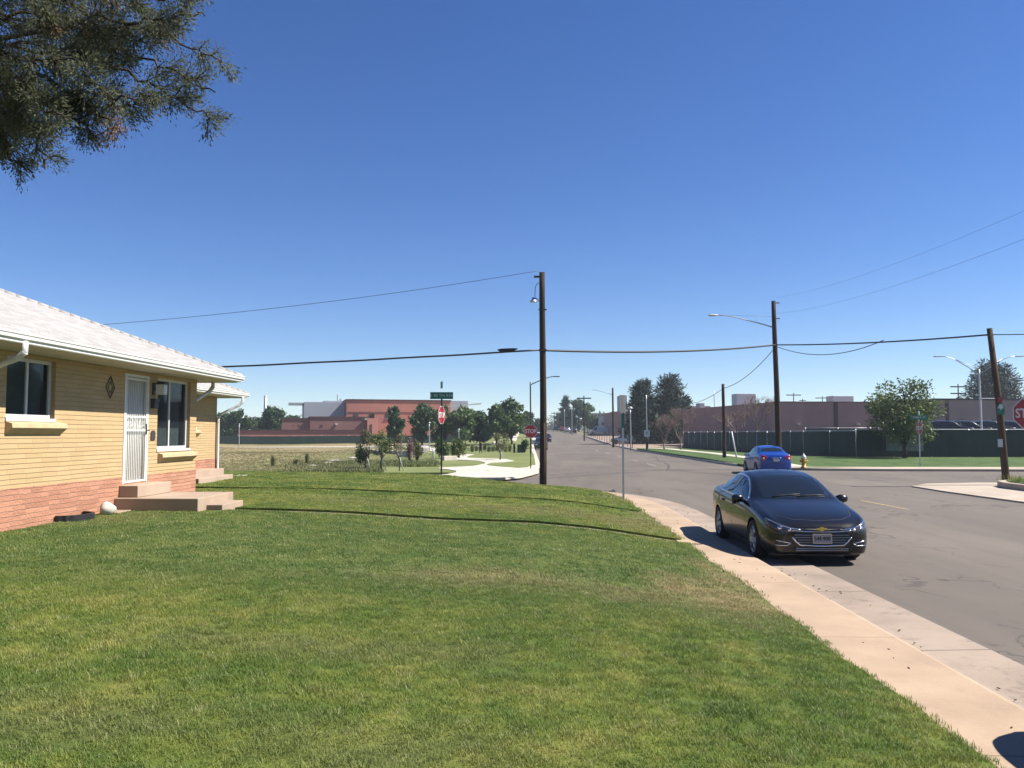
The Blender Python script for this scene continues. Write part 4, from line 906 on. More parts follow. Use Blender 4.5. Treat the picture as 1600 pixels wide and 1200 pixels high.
MB().prism([(k_(692, 9), zt(632.5)), (k_(752, 9), zt(627.3)), (k_(752, 9), zt(624.6)), (k_(700, 9), zt(631))], Matrix(((1, 0, 0, 0), (0, 0, 1, 9), (0, 1, 0, 0), (0, 0, 0, 1))), 1.2).build('roof_fin', M['signwhite'], rb)
block(rb, 'roof_fin', k_(450, 18), k_(474.5, 16) - .05, 18, 22, zt(633) * 1.08, zt(629.5) * 1.08, M['greym'])
facade_windows(rb, [(k_(a, 12), k_(b, 12), zt(651.5), zt(644)) for a, b in ((553, 559.5), (577, 584.5), (602, 609))], 11.95)
MB().box(k_(543, 12), k_(704, 12) - .05, 11.93, 11.97, zt(642) , zt(641)).build('band', M['coping'], rb)
for a, b in ((457, 459), (464, 468), (501, 504)): MB().box(k_(a), k_(b), -.06, -.0, zt(667), zt(664)).build('vent', M['coping'], rb)
for a in (527, 573): MB().cbox((k_(a) - .2, -.3, zt(663 if a == 527 else 655)), .4, .55, .3).build('wall_lamp', M['signwhite'], rb)
MB().box(k_(578), k_(580.5), -.66, -.6, 0, zt(663)).build('door', M['coping'], rb)
for a, t_, h_ in ((537, 609, 1), (541, 617, 1), (543, 616, 1), (551.5, 621, 1), (566, 616, 1)): MB().tube([(k_(a), 20, zt(626)), (k_(a), 20, zt(t_))], .07, 5).build('vent_pipe', M['coping'], rb)
_fw = lambda u, d: (rb.location.x + u * math.cos(yaw) - d * math.sin(yaw), rb.location.y + u * math.sin(yaw) + d * math.cos(yaw))
mesh_fence('dark_fence', [_fw(-31, -7.5), _fw(0, -7.5), _fw(16, -7.5)], 1.45, park_h, M['screen'], 'low dark screened fence along the foot of the red building', post_step=4, rail=False)
# brown industrial building on the right
gB = rz(110); 
bb = bld('brown_building', (atY(1207, 678, 110).x, 110, gB), R(6), 'long low brown brick building behind the green fence at right')
kb = lambda px, Y=110: (atY(px, 678, Y).x - atY(1207, 678, 110).x)
zb = lambda py, Y=110: atY(1200, py, Y).z - gB
mb = MB(); d_ = 33
mb.add([(0, 0, -.5), (-2.5, d_, -.5), (22, d_, -.5), (22, 0, -.5), (0, 0, zb(628.3)), (-2.5, d_, zb(628.3)), (22, d_, zb(628.3)), (22, 0, zb(628.3))], [(0, 4, 5, 1), (1, 5, 6, 2), (2, 6, 7, 3), (3, 7, 4, 0), (4, 7, 6, 5), (0, 1, 2, 3)])
mb.build('wall', M['brown'], bb)
MB().box(-.1, 22, -.12, 0.0, zb(628.3), zb(627.2)).build('coping', M['darkmetal'], bb)
block(bb, 'east_wing', 22.02, 52, -.4, 30, -.5, zb(624.5), M['brown2'], M['darkmetal'])
facade_windows(bb, [(x_, x_ + .95, z_, z_ + .62) for x_, z_ in ((13.3, 3.4), (25.2, 3.45), (30.1, 3.45), (35.0, 3.45), (40, 3.45))], -.42)
for x_ in (3.4, 27.6, 11.5): 
    MB().cbox((x_, -.32 if x_ < 22 else -.75, 3.45), .3, .6, .22).build('wall_lamp', M['signwhite'], bb)
MB().box(8.4, 8.9, -.1, -.02, 1.0, zb(628.5)).build('pilaster', M['coping'], bb); MB().box(23.6, 24.0, -.5, -.41, 1.0, zb(625)).build('pilaster', M['coping'], bb)
for i, (x0_, x1_, y_, h_) in enumerate(((-.5, 2.4, 12, 1.7), (11.2, 14.2, 6, 1.15), (24, 27, 10, .5), (33, 36.0, 6, .9), (37.5, 39, 6, .8), (43, 47, 9, 1.4), (-2.0, -1.2, 25, .8))):
    o = MB().box(x0_, x1_, y_, y_ + 2.2, zb(628.3) - .05, zb(628.3) + h_).build('roof_unit', M['metal'], bb, bevel=.05)
# dark brick block, tower, white and beige buildings further along the street
def far_box(px0, px1, pyt, Y, dep, mat, label, cap=None, wins=(), name='distant_building', yaw=0):
    a, b = atY(px0, pyt, Y), atY(px1, pyt, Y); g = rz(Y); e = bld(name, (a.x, Y, g), yaw, label)
    block(e, 'wall', 0, b.x - a.x, 0, dep, -.6, a.z - g, mat, cap)
    for w0, w1, t0, t1 in wins:
        q0, q1 = atY(w0, t1, Y), atY(w1, t0, Y); MB().box(q0.x - a.x, q1.x - a.x, -.05, .02, q0.z - g, q1.z - g).build('window', M['win'], e)
    return e
far_box(957, 1006, 643, 225, 30, M['brown'], 'dark brown brick building behind the silver car at the dirt lot')
far_box(967.5, 979.5, 618, 232, 6, M['greym'], 'corrugated grey silo tower rising behind the dark brown building')
far_box(937, 957, 651.5, 262, 20, M['white_b'], 'small white building with two dark openings beyond the dirt lot', wins=[(941, 946, 660, 664), (951, 956, 660, 664)])
far_box(925, 960, 645.5, 330, 20, M['beige_b'], 'long beige building with a row of small windows behind the white one', wins=[(930 + 5 * k, 932.5 + 5 * k, 647.5, 650) for k in range(5)])
far_box(868, 892, 662, 345, 12, M['redb'], 'low dull red building under the far dark trees')
far_box(1000, 1083, 655, 190, 20, M['brown'], 'low dark shed behind the bare pink trees')
far_box(1078, 1110, 634.5, 200, 20, M['beige_b'], 'pale roof block behind the left end of the brown building')
far_box(395, 418, 652, 330, 30, M['white_b'], 'pale low building between the dark trees at far left')
# ------------------------------------------------------------------ trees
def crown_mesh(name, blobs, n, size, mat, parent, shell=.55, seed=1, needle=False):
    """many small leaf faces spread through ellipsoid clusters; blobs: (x,y,z,rx,ry,rz)"""
    r = np.random.RandomState(seed); B = np.array(blobs, float); vol = (B[:, 3] * B[:, 4] * B[:, 5]) ** .67; idx = r.choice(len(B), n, p=vol / vol.sum())
    d = r.normal(size=(n, 3)); d /= np.linalg.norm(d, axis=1)[:, None]; rad = shell + (1 - shell) * r.rand(n) ** .6
    rad *= (1 + .22 * np.sin(d[:, 0] * 5 + idx) * np.cos(d[:, 2] * 4 + idx * 2))
    c = B[idx, :3] + d * B[idx, 3:] * rad[:, None] + r.normal(size=(n, 3)) * size * .5
    u = r.normal(size=(n, 3)); u = u / np.linalg.norm(u, axis=1)[:, None]
    if needle: u = u * .5 + d * .8; u /= np.linalg.norm(u, axis=1)[:, None]
    v = np.cross(u, r.normal(size=(n, 3))); v /= np.linalg.norm(v, axis=1)[:, None]
    s = size * r.uniform(.55, 1.3, n)[:, None]; a = (1.6 if needle else 1.0)
    U = u * s * a; V = v * s * (.28 if needle else .55)
    P = np.stack([c - U, c + V * .9 - U * .1, c + U, c - V * .9 + U * .1], 1).reshape(-1, 3)
    me = bpy.data.meshes.new(name); me.vertices.add(len(P)); me.vertices.foreach_set('co', P.astype(np.float32).ravel())
    me.loops.add(len(P)); me.loops.foreach_set('vertex_index', np.arange(len(P), dtype=np.int32)); me.polygons.add(n)
    me.polygons.foreach_set('loop_start', np.arange(0, len(P), 4, dtype=np.int32)); me.polygons.foreach_set('loop_total', np.full(n, 4, np.int32))
    me.materials.append(mat); me.update(calc_edges=True); o = bpy.data.objects.new(name, me); col.objects.link(o)
    if parent is not None: o.parent = parent
    return o
def limbs(mb, base, tips, r0, r, wig=.12):
    for t_ in tips:
        t_ = Vector(t_); pts = []; L_ = (t_ - base).length
        for i in range(6):
            s = i / 5; p = base.lerp(t_, s); p += Vector((r.uniform(-1, 1), r.uniform(-1, 1), r.uniform(-.3, .6))) * L_ * wig * .4 * math.sin(s * math.pi); pts.append(p)
        mb.tube(pts, [max(.012, r0 * (1 - .85 * i / 5)) for i in range(6)], 6)
def tree(loc, h, wd, kind, label, seed, n=3500, leaf=.22, trunk_h=.25, nb=16, mat=None, name=None, bark='bark', **k):
    r = random.Random(seed); x, y, z = loc
    e = empty(name or {'pine': 'pine_tree'}.get(kind, 'leafy_tree'), loc, label=label, cat='tree', **k)
    th = h * trunk_h; blobs = []
    for i in range(nb):
        if kind == 'pine':
            t = (i + .5) / nb; zz = th + (h - th) * t; rr = wd / 2 * (1 - .72 * t ** 1.5); a = i * 2.4; q = r.uniform(.35, .85) * rr
            s = max(.10 * wd, .36 * rr + .09 * wd); blobs.append((q * math.cos(a), q * math.sin(a), zz, s * 1.2, s * 1.2, s * .75))
        else:
            t = r.random(); zz = th + (h - th) * (.14 + .72 * t); rr = wd / 2 * math.sqrt(max(.05, 1 - (2 * abs((zz - th) / (h - th) - .45)) ** 2.2)); a = i * 2.4 + r.uniform(-.4, .4); q = rr * r.uniform(.25, .78)
            s = wd * r.uniform(.12, .21); blobs.append((q * math.cos(a), q * math.sin(a), zz, s * 1.1, s * 1.1, s * .9))
    blobs.append((0, 0, th + (h - th) * .88, wd * .14, wd * .14, (h - th) * .13))
    mb = MB(); mb.tube([(0, 0, -.3), (r.uniform(-.1, .1), 0, th * .6), (0, 0, th), (r.uniform(-.2, .2), r.uniform(-.2, .2), th + (h - th) * .5), (0, 0, h * .88)], [wd * .04, wd * .033, wd * .028, wd * .016, wd * .004], 8)
    limbs(mb, Vector((0, 0, th * .9)), [b[:3] for b in blobs[:12]], wd * .016, r)
    mb.build('trunk', M[bark], e)
    crown_mesh('crown', blobs, n, leaf, mat or M['leaf_mid'], e, seed=seed, needle=(kind == 'pine'), shell=.35)
    return e
M['leaf_dark'] = foliage('foliage_dark', (.028, .066, .027), (.085, .155, .055)); M['leaf_mid'] = foliage('foliage_mid', (.05, .105, .03), (.15, .235, .07)); M['leaf_light'] = foliage('foliage_light', (.075, .125, .035), (.19, .25, .08))
M['leaf_pine'] = foliage('foliage_pine', (.018, .036, .024), (.045, .078, .045), trans=.1); M['leaf_olive'] = foliage('foliage_olive', (.10, .12, .05), (.22, .23, .10)); M['leaf_pink'] = foliage('budding_twigs', (.16, .10, .09), (.34, .23, .20), trans=.3)
M['juniper'] = foliage('juniper_spray', (.07, .09, .055), (.18, .20, .11), 3.0, .45); M['juniper_brown'] = foliage('juniper_brown', (.24, .15, .10), (.42, .27, .15), 3.0, .3)
def ptree(px, pyt, pyb, wpx, Y, kind, label, seed, hf=road_h, **k):
    t_ = atY(px, pyt, Y); z = hf(t_.x, Y); wd = wpx * Y / FPX
    return tree((t_.x, Y, z), t_.z - z, wd, kind, label, seed, **k)
# left: far tree groups
for i, (px, pt, wp, Y, m, lb) in enumerate([
    (350, 648, 40, 185, 'leaf_dark', 'dark tree at the far left just right of the white downspout'), (374, 641, 42, 175, 'leaf_dark', 'rounded dark tree second from the left beyond the field'),
    (427, 638, 52, 185, 'leaf_dark', 'broad dark green tree in front of the smokestack'), (399, 656, 34, 230, 'leaf_mid', 'small far tree between the two dark trees at left'), (455, 650, 30, 260, 'leaf_dark', 'small far tree peeping over the low red wing')]):
    ptree(px, pt, 690, wp, Y, 'round', lb, 100 + i, n=3200, leaf=.45, trunk_h=.12, mat=M[m])
ptree(617, 636, 690, 30, 118, 'round', 'slim dark green tree standing alone before the red hall', 120, hf=park_h, n=2600, leaf=.26, trunk_h=.2, mat=M['leaf_dark'])
for i, (px, pt, wp, Y, m, lb) in enumerate([
    (660, 630, 52, 128, 'leaf_dark', 'dark leafy tree left of the green street name sign'), (694, 634, 46, 132, 'leaf_mid', 'mid green tree right behind the green street name sign'), (722, 634, 50, 130, 'leaf_mid', 'bright green bushy tree right of the street name sign'),
    (750, 642, 42, 138, 'leaf_dark', 'darker tree in the dip of the park tree line'), (776, 632, 48, 134, 'leaf_mid', 'green tree left of the tallest park tree'), (799, 622, 46, 136, 'leaf_mid', 'tallest light green tree of the park tree line'), (822, 643, 30, 190, 'leaf_dark', 'small dark conical tree behind the stop sign'),
    (840, 655, 22, 240, 'leaf_dark', 'low far tree right behind the stop sign')]):
    ptree(px, pt, 700, wp, Y, 'round', lb, 140 + i, hf=park_h, n=4200, leaf=.30, trunk_h=.10, nb=20, mat=M[m])
# young staked park trees
for i, (px, pt, wp, Y, m, n_, lb) in enumerate([
    (573, 671, 30, 45.5, 'leaf_olive', 700, 'thin young park tree with leaning white stake, leftmost of the three'), (597, 671, 38, 45, 'leaf_light', 1400, 'young light green park tree in the middle of the three'),
    (624, 676, 24, 45, 'leaf_olive', 320, 'sparse nearly bare young park tree, rightmost of the three'), (781, 676, 36, 60, 'leaf_olive', 900, 'young olive tree on the grass island of the pale path')]):
    e = ptree(px, pt, 735, wp, Y, 'round', lb, 160 + i, hf=park_h, n=n_, leaf=.06, trunk_h=.32, nb=12, mat=M[m], bark='bark_pale')
    MB().tube([(.25, 0, 0), (-.02, 0, .9)], .02, 5).build('stake', M['signwhite'], e)
def shrub(px, pyt, pyb, wpx, Y, mat, label, seed, n=1500, leaf=.1, grassy=False, **k):
    t_ = atY(px, pyt, Y); z = park_h(t_.x, Y); h = t_.z - z; wd = wpx * Y / FPX
    e = empty('shrub' if not grassy else 'grass_clump', (t_.x, Y, z), label=label, cat='shrub' if not grassy else 'ornamental grass', **k)
    r = random.Random(seed)
    if grassy:
        mb = MB()
        for i in range(90):
            a = r.uniform(0, 6.28); l = r.uniform(.0, .55) * wd / 2; s = r.uniform(0, .2) * wd; hh = h * r.uniform(.6, 1.05); ww = Vector((math.cos(a + 1.57), math.sin(a + 1.57), 0)) * .018
            b_ = Vector((s * math.cos(a), s * math.sin(a), -.05)); m_ = b_ + Vector((l * .4 * math.cos(a), l * .4 * math.sin(a), hh * .6)); tt = b_ + Vector((l * math.cos(a), l * math.sin(a), hh))
            mb.add([b_ - ww, b_ + ww, m_ + ww, m_ - ww, tt], [(0, 1, 2, 3), (3, 2, 4)])
        mb.build('blades', mat, e)
    else:
        bl = [(r.uniform(-.3, .3) * wd, r.uniform(-.3, .3) * wd, h * r.uniform(.35, .75), wd * .25, wd * .25, h * .3) for _ in range(9)]
        mb = MB(); limbs(mb, Vector((0, 0, -.05)), [b[:3] for b in bl], .03, r); mb.build('stem', M['bark'], e); crown_mesh('foliage', bl, n, leaf, mat, e, seed=seed, shell=.3)
    return e
shrub(695, 682, 707, 26, 66, M['leaf_mid'], 'dark green rounded shrub right of the street sign post', 200, n=2200, leaf=.09)
shrub(717, 681, 707, 28, 67, M['leaf_light'], 'lighter green rounded shrub right of its darker neighbour', 201, n=2200, leaf=.09)
shrub(652, 688, 700, 22, 60, M['leaf_olive'], 'olive shrub behind the sparse young tree', 202, n=1200, leaf=.08)
shrub(565, 695, 712, 22, 52, M['leaf_dark'], 'dark low bush at the foot of the rocks left of the young trees', 203, n=1200, leaf=.07)
shrub(820, 686, 699, 12, 82, M['leaf_dark'], 'small dark bush behind the utility box', 204, n=900, leaf=.09)
shrub(640, 684, 700, 18, 56, M['leaf_pink'], 'reddish twiggy bush between the sparse tree and the sign post', 205, n=700, leaf=.06)
for i, (px, pt, wp, Y, lb) in enumerate([(427, 709, 14, 51, 'tuft of ornamental grass, leftmost in the dry field'), (463, 714, 16, 51, 'wide low brownish grass tuft in the middle of the dry field'), (480, 705, 12, 52, 'tall narrow grass tuft right in the dry field')]):
    shrub(px, pt, 730, wp, Y, M['meadow_blade'] if i == 1 else M['leaf_olive'], lb, 210 + i, grassy=True)
for i in range(10):
    px = 738 + i * 6.5; shrub(px, 692 + (i % 3) * 1.5, 700, 13, 88 + (i % 4) * 3, M['meadow_blade'], ['first', 'second', 'third', 'fourth', 'fifth', 'sixth', 'seventh', 'eighth', 'ninth', 'tenth'][i] + ' low dry tuft counted from the left in the stone garden beyond the path', 230 + i, grassy=True, group='dry tufts in the stone garden')
# right: pines, bare trees, far trees
ptree(1003, 596, 690, 56, 150, 'pine', 'dark pine behind the dirt lot, left of the two tall pines', 300, n=9000, leaf=.32, trunk_h=.05, nb=30, mat=M['leaf_pine'])
ptree(1046, 589, 690, 64, 152, 'pine', 'tallest dark pine right of its twin beside the brown building', 301, n=10000, leaf=.32, trunk_h=.05, nb=32, mat=M['leaf_pine'])
ptree(1072, 622, 690, 30, 156, 'pine', 'small dark conifer at the right foot of the tall pines', 302, n=3500, leaf=.3, trunk_h=.05, nb=18, mat=M['leaf_pine'])
ptree(1551, 569, 640, 92, 165, 'pine', 'huge rounded dark pine above the roof at the right edge', 303, n=14000, leaf=.36, trunk_h=.12, nb=44, mat=M['leaf_pine'])
ptree(884, 620, 672, 22, 300, 'pine', 'tall dark far conifer at the end of the street', 304, n=2600, leaf=.5, trunk_h=.05, mat=M['leaf_pine'])
ptree(904, 624, 672, 34, 290, 'round', 'dark rounded far tree right of the end conifer', 305, n=3600, leaf=.5, trunk_h=.06, nb=20, mat=M['leaf_dark'])
ptree(918, 630, 672, 24, 285, 'round', 'greener far tree right in the street-end group', 306, n=2400, leaf=.5, trunk_h=.06, mat=M['leaf_mid'])
ptree(873, 646, 672, 16, 380, 'round', 'small hazy tree left in the street-end group', 307, n=1400, leaf=.6, trunk_h=.06, mat=M['leaf_dark'])
ptree(930, 652, 674, 22, 270, 'round', 'low dark tree in front of the beige building', 308, n=1600, leaf=.4, trunk_h=.06, mat=M['leaf_dark'])
ptree(888, 655, 672, 40, 330, 'round', 'wide low dark tree above the dull red building', 309, n=2600, leaf=.5, trunk_h=.02, mat=M['leaf_dark'])
p = atY(1410, 590, 66.5); tree((p.x, 66.5, verge_h(p.x, 66)), p.z - verge_h(p.x, 66), 5.9, 'round', 'leafy light green tree over the lettered board on the green fence', 310, n=7200, leaf=.13, trunk_h=.16, nb=30, mat=M['leaf_light'])
def bare_tree(px, pyt, wpx, Y, label, seed, pink=True, hf=road_h):
    t_ = atY(px, pyt, Y); z = hf(t_.x, Y); h = t_.z - z; wd = wpx * Y / FPX; r = random.Random(seed); e = empty('bare_tree', (t_.x, Y, z), label=label, cat='tree'); mb = MB(); tips = []
    def grow(p, d, L_, rad, dep):
        pts = [p]; q = p.copy()
        for i in range(3):
            d = (d + Vector((r.uniform(-.22, .22), r.uniform(-.22, .22), r.uniform(-.02, .16)))).normalized(); q = q + d * L_ / 3; pts.append(q.copy())
        mb.tube(pts, [rad, rad * .85, rad * .7, rad * .55], 5, False)
        tips.append(q.copy())
        if dep:
            for k in range(3 if dep > 2 else 4):
                a = r.uniform(0, 6.28); nd = (d + Vector((math.cos(a), math.sin(a), r.uniform(-.1, .3))) * r.uniform(.45, .85)).normalized(); grow(pts[r.choice((2, 3, 3))], nd, L_ * r.uniform(.6, .78), max(.012, rad * .55), dep - 1)
    mb.tube([(0, 0, -.2), (0, 0, h * .16)], [wd * .035, wd * .028], 8)
    for k in range(4):
        a = k * 1.6 + r.uniform(-.4, .4); grow(Vector((0, 0, h * .15)), Vector((math.cos(a) * .55 * wd / h, math.sin(a) * .55 * wd / h, .8)).normalized(), h * .32, wd * .018, 4)
    mx = max(t__.z for t__ in tips); sx = wd / 2 / max(.1, np.percentile([math.hypot(t__.x, t__.y) for t__ in tips], 92)); sz = h / mx
    mb.v = [(v[0] * sx, v[1] * sx, v[2] * sz if v[2] > 0 else v[2]) for v in mb.v]
    mb.build('branches', M['bark_pale'] if pink else M['bark'], e)
    if pink:
        bl = [(t__.x * sx, t__.y * sx, t__.z * sz, .25, .25, .25) for t__ in r.sample(tips, min(140, len(tips)))]; crown_mesh('buds', bl, 1500, .055, M['leaf_pink'], e, seed=seed, shell=.1)
    return e
bare_tree(1037, 648, 40, 104, 'small pinkish bare tree left beside the sign pole', 401, hf=verge_h)
bare_tree(1063, 634, 52, 100, 'larger pinkish bare tree in front of the pines', 402, hf=verge_h)
bare_tree(1183, 618, 62, 92, 'tall pale bare tree in front of the brown building', 403, hf=lambda x, y: rz(y) + 1.56)
bare_tree(1150, 640, 60, 98, 'spreading pale bare tree left of the tall bare one', 404, hf=lambda x, y: rz(y) + 1.56)
# far wood on the horizon
mbn = []
for i in range(200):
    a = R(rs.uniform(-42, 42)); d_ = rs.uniform(650, 900); h_ = rs.uniform(5, 12); mbn.append((d_ * math.sin(a), d_ * math.cos(a), 3 + h_ * .4, rs.uniform(9, 26), 8, h_))
o = crown_mesh('far_wood', mbn, 42000, 1.5, M['leaf_dark'], None, seed=5, shell=.3); tag(o, kind='stuff', label='far low band of trees along the horizon', cat='wood')
# overhanging juniper at the top left, trunk outside the picture
jt = empty('juniper_tree', (-5.9, 4.6, .1), label='overhanging juniper boughs filling the top left corner of the sky', cat='tree')
O_ = Vector((-5.9, 4.6, .1)); jr = random.Random(21)
trunk = [Vector((0, 0, -.3)), Vector((.05, 0, 1.2)), Vector((.1, .1, 2.6)), Vector((.2, .3, 4.2)), Vector((.3, .4, 6.4))]
MB().tube(trunk, [.26, .22, .19, .15, .06], 12).build('trunk', M['bark'], jt)
boughs = [((-60, -40), (120, 10), (240, 10), (325, 5), 5.6), ((-60, 0), (150, 30), (250, 55), (328, 55), 5.8), ((-80, 20), (120, 60), (200, 62), (225, 90), 6.0), ((120, 60), (190, 30), (250, 100), (352, 106), 6.1), ((-80, 60), (150, 100), (260, 120), (348, 152), 6.2),
          ((-80, 60), (180, 130), (290, 160), (342, 212), 6.0), ((-60, 100), (120, 130), (200, 165), (252, 172), 5.7), ((-60, 100), (110, 150), (180, 190), (235, 205), 5.9), ((-60, 120), (90, 150), (150, 200), (195, 238), 6.1), ((-60, 140), (60, 180), (120, 220), (152, 244), 5.8),
          ((-60, 150), (30, 200), (80, 235), (82, 284), 5.6), ((-60, 160), (0, 200), (20, 240), (33, 285), 5.9), ((-60, -60), (40, -30), (160, -20), (290, -10), 5.9), ((-60, 180), (-10, 200), (60, 215), (95, 250), 6.2), ((-80, 80), (20, 90), (80, 110), (150, 140), 5.4), ((-80, 30), (20, 30), (90, 40), (180, 80), 5.5),
          ((-60, 130), (10, 150), (60, 170), (110, 200), 5.3), ((-60, 90), (0, 110), (40, 150), (40, 215), 5.5), ((-60, -20), (50, 20), (120, 70), (160, 85), 6.3), ((-60, 190), (-10, 220), (0, 240), (12, 275), 6.0), ((-60, 20), (60, 60), (130, 110), (210, 130), 6.4), ((-40, -80), (80, -50), (200, 10), (270, 80), 6.3), ((-60,-30),(30,0),(80,20),(130,20),5.3)]
def spray(P, d, L_, acc, brown):
    for i in range(int(L_ * 520)):
        t_ = jr.random() ** .8; c = P + d * L_ * t_; w_ = .046 * (1 - .6 * t_) + .012
        o_ = Vector((jr.gauss(0, 1), jr.gauss(0, 1), jr.gauss(0, 1))) * w_ * .8; acc.append((c + o_, (d + o_.normalized() * .8).normalized()))
acc = {0: [], 1: []}; twigs = MB(); limb = MB()
for bi, b in enumerate(boughs):
    C = [atY(x_ - 10, y_ - 20 - (14 if y_ > 200 else 0), b[4] + (i - 1.5) * .12 * (1 if bi % 2 else -1)) - O_ for i, (x_, y_) in enumerate(b[:4])]
    path = []
    for i in range(25):
        t_ = i / 24; s = 1 - t_; path.append(C[0] * s ** 3 + C[1] * 3 * s * s * t_ + C[2] * 3 * s * t_ * t_ + C[3] * t_ ** 3 + Vector((jr.uniform(-1, 1), jr.uniform(-1, 1), jr.uniform(-1, 1))) * .03 + Vector((0, 0, .06 * math.sin(t_ * 7 + bi))))
    src = trunk[3 if b[0][1] < 60 else 2].lerp(path[0], .15)
    limb.tube([trunk[3] if b[0][1] < 60 else trunk[2].lerp(trunk[3], .5)] + path, [.03] + [.013 * (1 - .8 * i / 24) + .003 for i in range(25)], 6, False)
    Ln = sum((path[i + 1] - path[i]).length for i in range(24)); k0 = 7
    for i in range(k0, 25):
        for s in range(5):
            t_ = i / 24; d0 = (path[min(24, i + 1)] - path[i - 1]).normalized(); a = jr.uniform(0, 6.28); pr_ = d0.orthogonal().normalized(); sd2 = d0.cross(pr_); dv_ = (d0 * jr.uniform(.35, 1.0) + (pr_ * math.cos(a) + sd2 * math.sin(a)) * .9 + Vector((0, 0, -.12))).normalized()
            L_ = jr.uniform(.07, .24) * (1.15 - .5 * t_); 
            if math.sin(i * .8 + bi * 2.1) > .42 or jr.random() < .1: continue
            P0 = path[i]; twigs.tube([P0, P0 + dv_ * L_ * .5 + Vector((0, 0, .01)), P0 + dv_ * L_], [.0045, .003, .0015], 4, False)
            spray(P0 + dv_ * .02, dv_, L_, acc[1 if (bi in (8,) and t_ > .8) or jr.random() < .015 else 0], 0)
limb.build('bough', M['bark'], jt); twigs.build('twigs', M['bark'], jt)
for kk, nm in ((0, 'juniper'), (1, 'juniper_brown')):
    A = acc[kk]; n = len(A); c = np.array([a_[0] for a_ in A]); u = np.array([a_[1] for a_ in A]); v = np.cross(u, rs.normal(size=(n, 3))); v /= np.linalg.norm(v, axis=1)[:, None]
    s = rs.uniform(.008, .019, n)[:, None]; U = u * s; V = v * s * .30; P = np.stack([c - U, c + V, c + U, c - V], 1).reshape(-1, 3)
    me = bpy.data.meshes.new('needles'); me.vertices.add(len(P)); me.vertices.foreach_set('co', P.astype(np.float32).ravel()); me.loops.add(len(P)); me.loops.foreach_set('vertex_index', np.arange(len(P), dtype=np.int32)); me.polygons.add(n)
    me.polygons.foreach_set('loop_start', np.arange(0, len(P), 4, dtype=np.int32)); me.polygons.foreach_set('loop_total', np.full(n, 4, np.int32)); me.materials.append(M[nm]); me.update(calc_edges=True); o = bpy.data.objects.new('foliage', me); col.objects.link(o); o.parent = jt
print('juniper needles', len(acc[0]), len(acc[1]))
# ------------------------------------------------------------------ park furniture, stones, utility box
for i, (px, py, sx, sy, sz, lb) in enumerate([(487, 728, .55, .3, .14, 'flat pale stone in the dry field right of the tall grass tuft'), (515, 724.5, .5, .3, .14, 'small flat pale stone, left of a pair in the field'), (527, 721.5, .75, .35, .15, 'larger flat pale stone, right of a pair in the field'),
    (554, 715, .5, .3, .2, 'pale stone beside the low dark bush'), (661, 704, .9, .4, .45, 'square pale stone block behind the street sign post'), (757, 695, 1.2, .6, .3, 'long pale slab among the stone garden'), (744, 697, .7, .4, .22, 'pale low slab left in the stone garden'), (772, 694, .5, .4, .4, 'rounded pale boulder in the middle stone garden'),
    (806, 690, .8, .6, .7, 'large pale boulder left of the utility box'), (738, 684, .5, .4, .6, 'upright pale stone under the park trees'), (757, 684.5, .5, .4, .8, 'taller upright pale stone under the park trees'), (800, 668, .6, .5, .5, 'small white object on the rise below the trees')]):
    if i == 11: continue
    p = gnd(px, py, .24); rock('boulder', (p.x, p.y, park_h(p.x, p.y)), (sx, sy, sz), M['stone'], seed=20 + i, label=lb, cat='stone')
def seat_wall(a, b, h, th, label):
    A, B = gnd(*a, .24), gnd(*b, .24); mid = (A + B) / 2; ang = math.atan2(B.y - A.y, B.x - A.x)
    MB().cbox((0, 0, h / 2 - .1), (B - A).length, th, h + .2).build('seat_wall', M['white_conc'], bevel=.03, label=label, cat='seat wall').location = (mid.x, mid.y, park_h(mid.x, mid.y))
    bpy.data.objects[-1] if False else None
    for o in col.objects:
        if o.get('label') == label: o.rotation_euler.z = ang
seat_wall((625, 711), (644, 711.4), .55, .5, 'short white concrete seat wall behind the sparse young tree')
seat_wall((578, 706.5), (598, 709.5), .35, .35, 'thin pale curved kerb wall left behind the young trees')
seat_wall((600, 707), (624, 709), .3, .35, 'pale low wall piece between the middle and right young trees')
seat_wall((692, 719), (712, 718.4), .32, .3, 'low white seat edge where the pale path begins on the left')
seat_wall((655, 706.6), (665, 707.4), .5, .5, 'small white concrete block right of the seat wall')
for i, (px, pt, pb_, Y, lb) in enumerate([(675.5, 700, 722, 57, 'thin white park stake, left of the pair beside the street sign post'), (678.5, 699, 722, 57, 'thicker white park stake, right of the pair beside the street sign post'), (569, 701, 724, 54, 'bent white stake in the grass left of the young trees')]):
    p = atY(px, pt, Y); z = park_h(p.x, Y); MB().tube([(0, 0, -.1), (0, 0, max(.8, p.z - z))], .028, 6).build('park_stake', M['signwhite'], label=lb, cat='stake').location = (p.x, Y, z)
p = gnd(814, 708, .24); ub = empty('utility_box', (p.x, p.y, park_h(p.x, p.y)), label='dark grey green utility cabinet on the park lawn left of the stop sign', cat='utility box')
MB().box(-.36, .36, -.3, .3, 0, .78).build('cabinet', plain('cabinet_green', (.06, .085, .075), .6), ub, bevel=.02); MB().box(-.39, .39, -.33, .33, .782, .83).build('lid', plain('cabinet_lid', (.11, .14, .125), .6), ub, bevel=.01); MB().box(-.42, .42, -.36, .36, -.1, -.002).build('plinth', M['stone'], ub)
p = gnd(803.5, 708, .24); MB().box(-.1, .1, -.08, .08, -.1, .92).build('short_post', M['darkmetal'], bevel=.02, label='short black post left beside the utility cabinet', cat='post').location = (p.x, p.y, park_h(p.x, p.y))
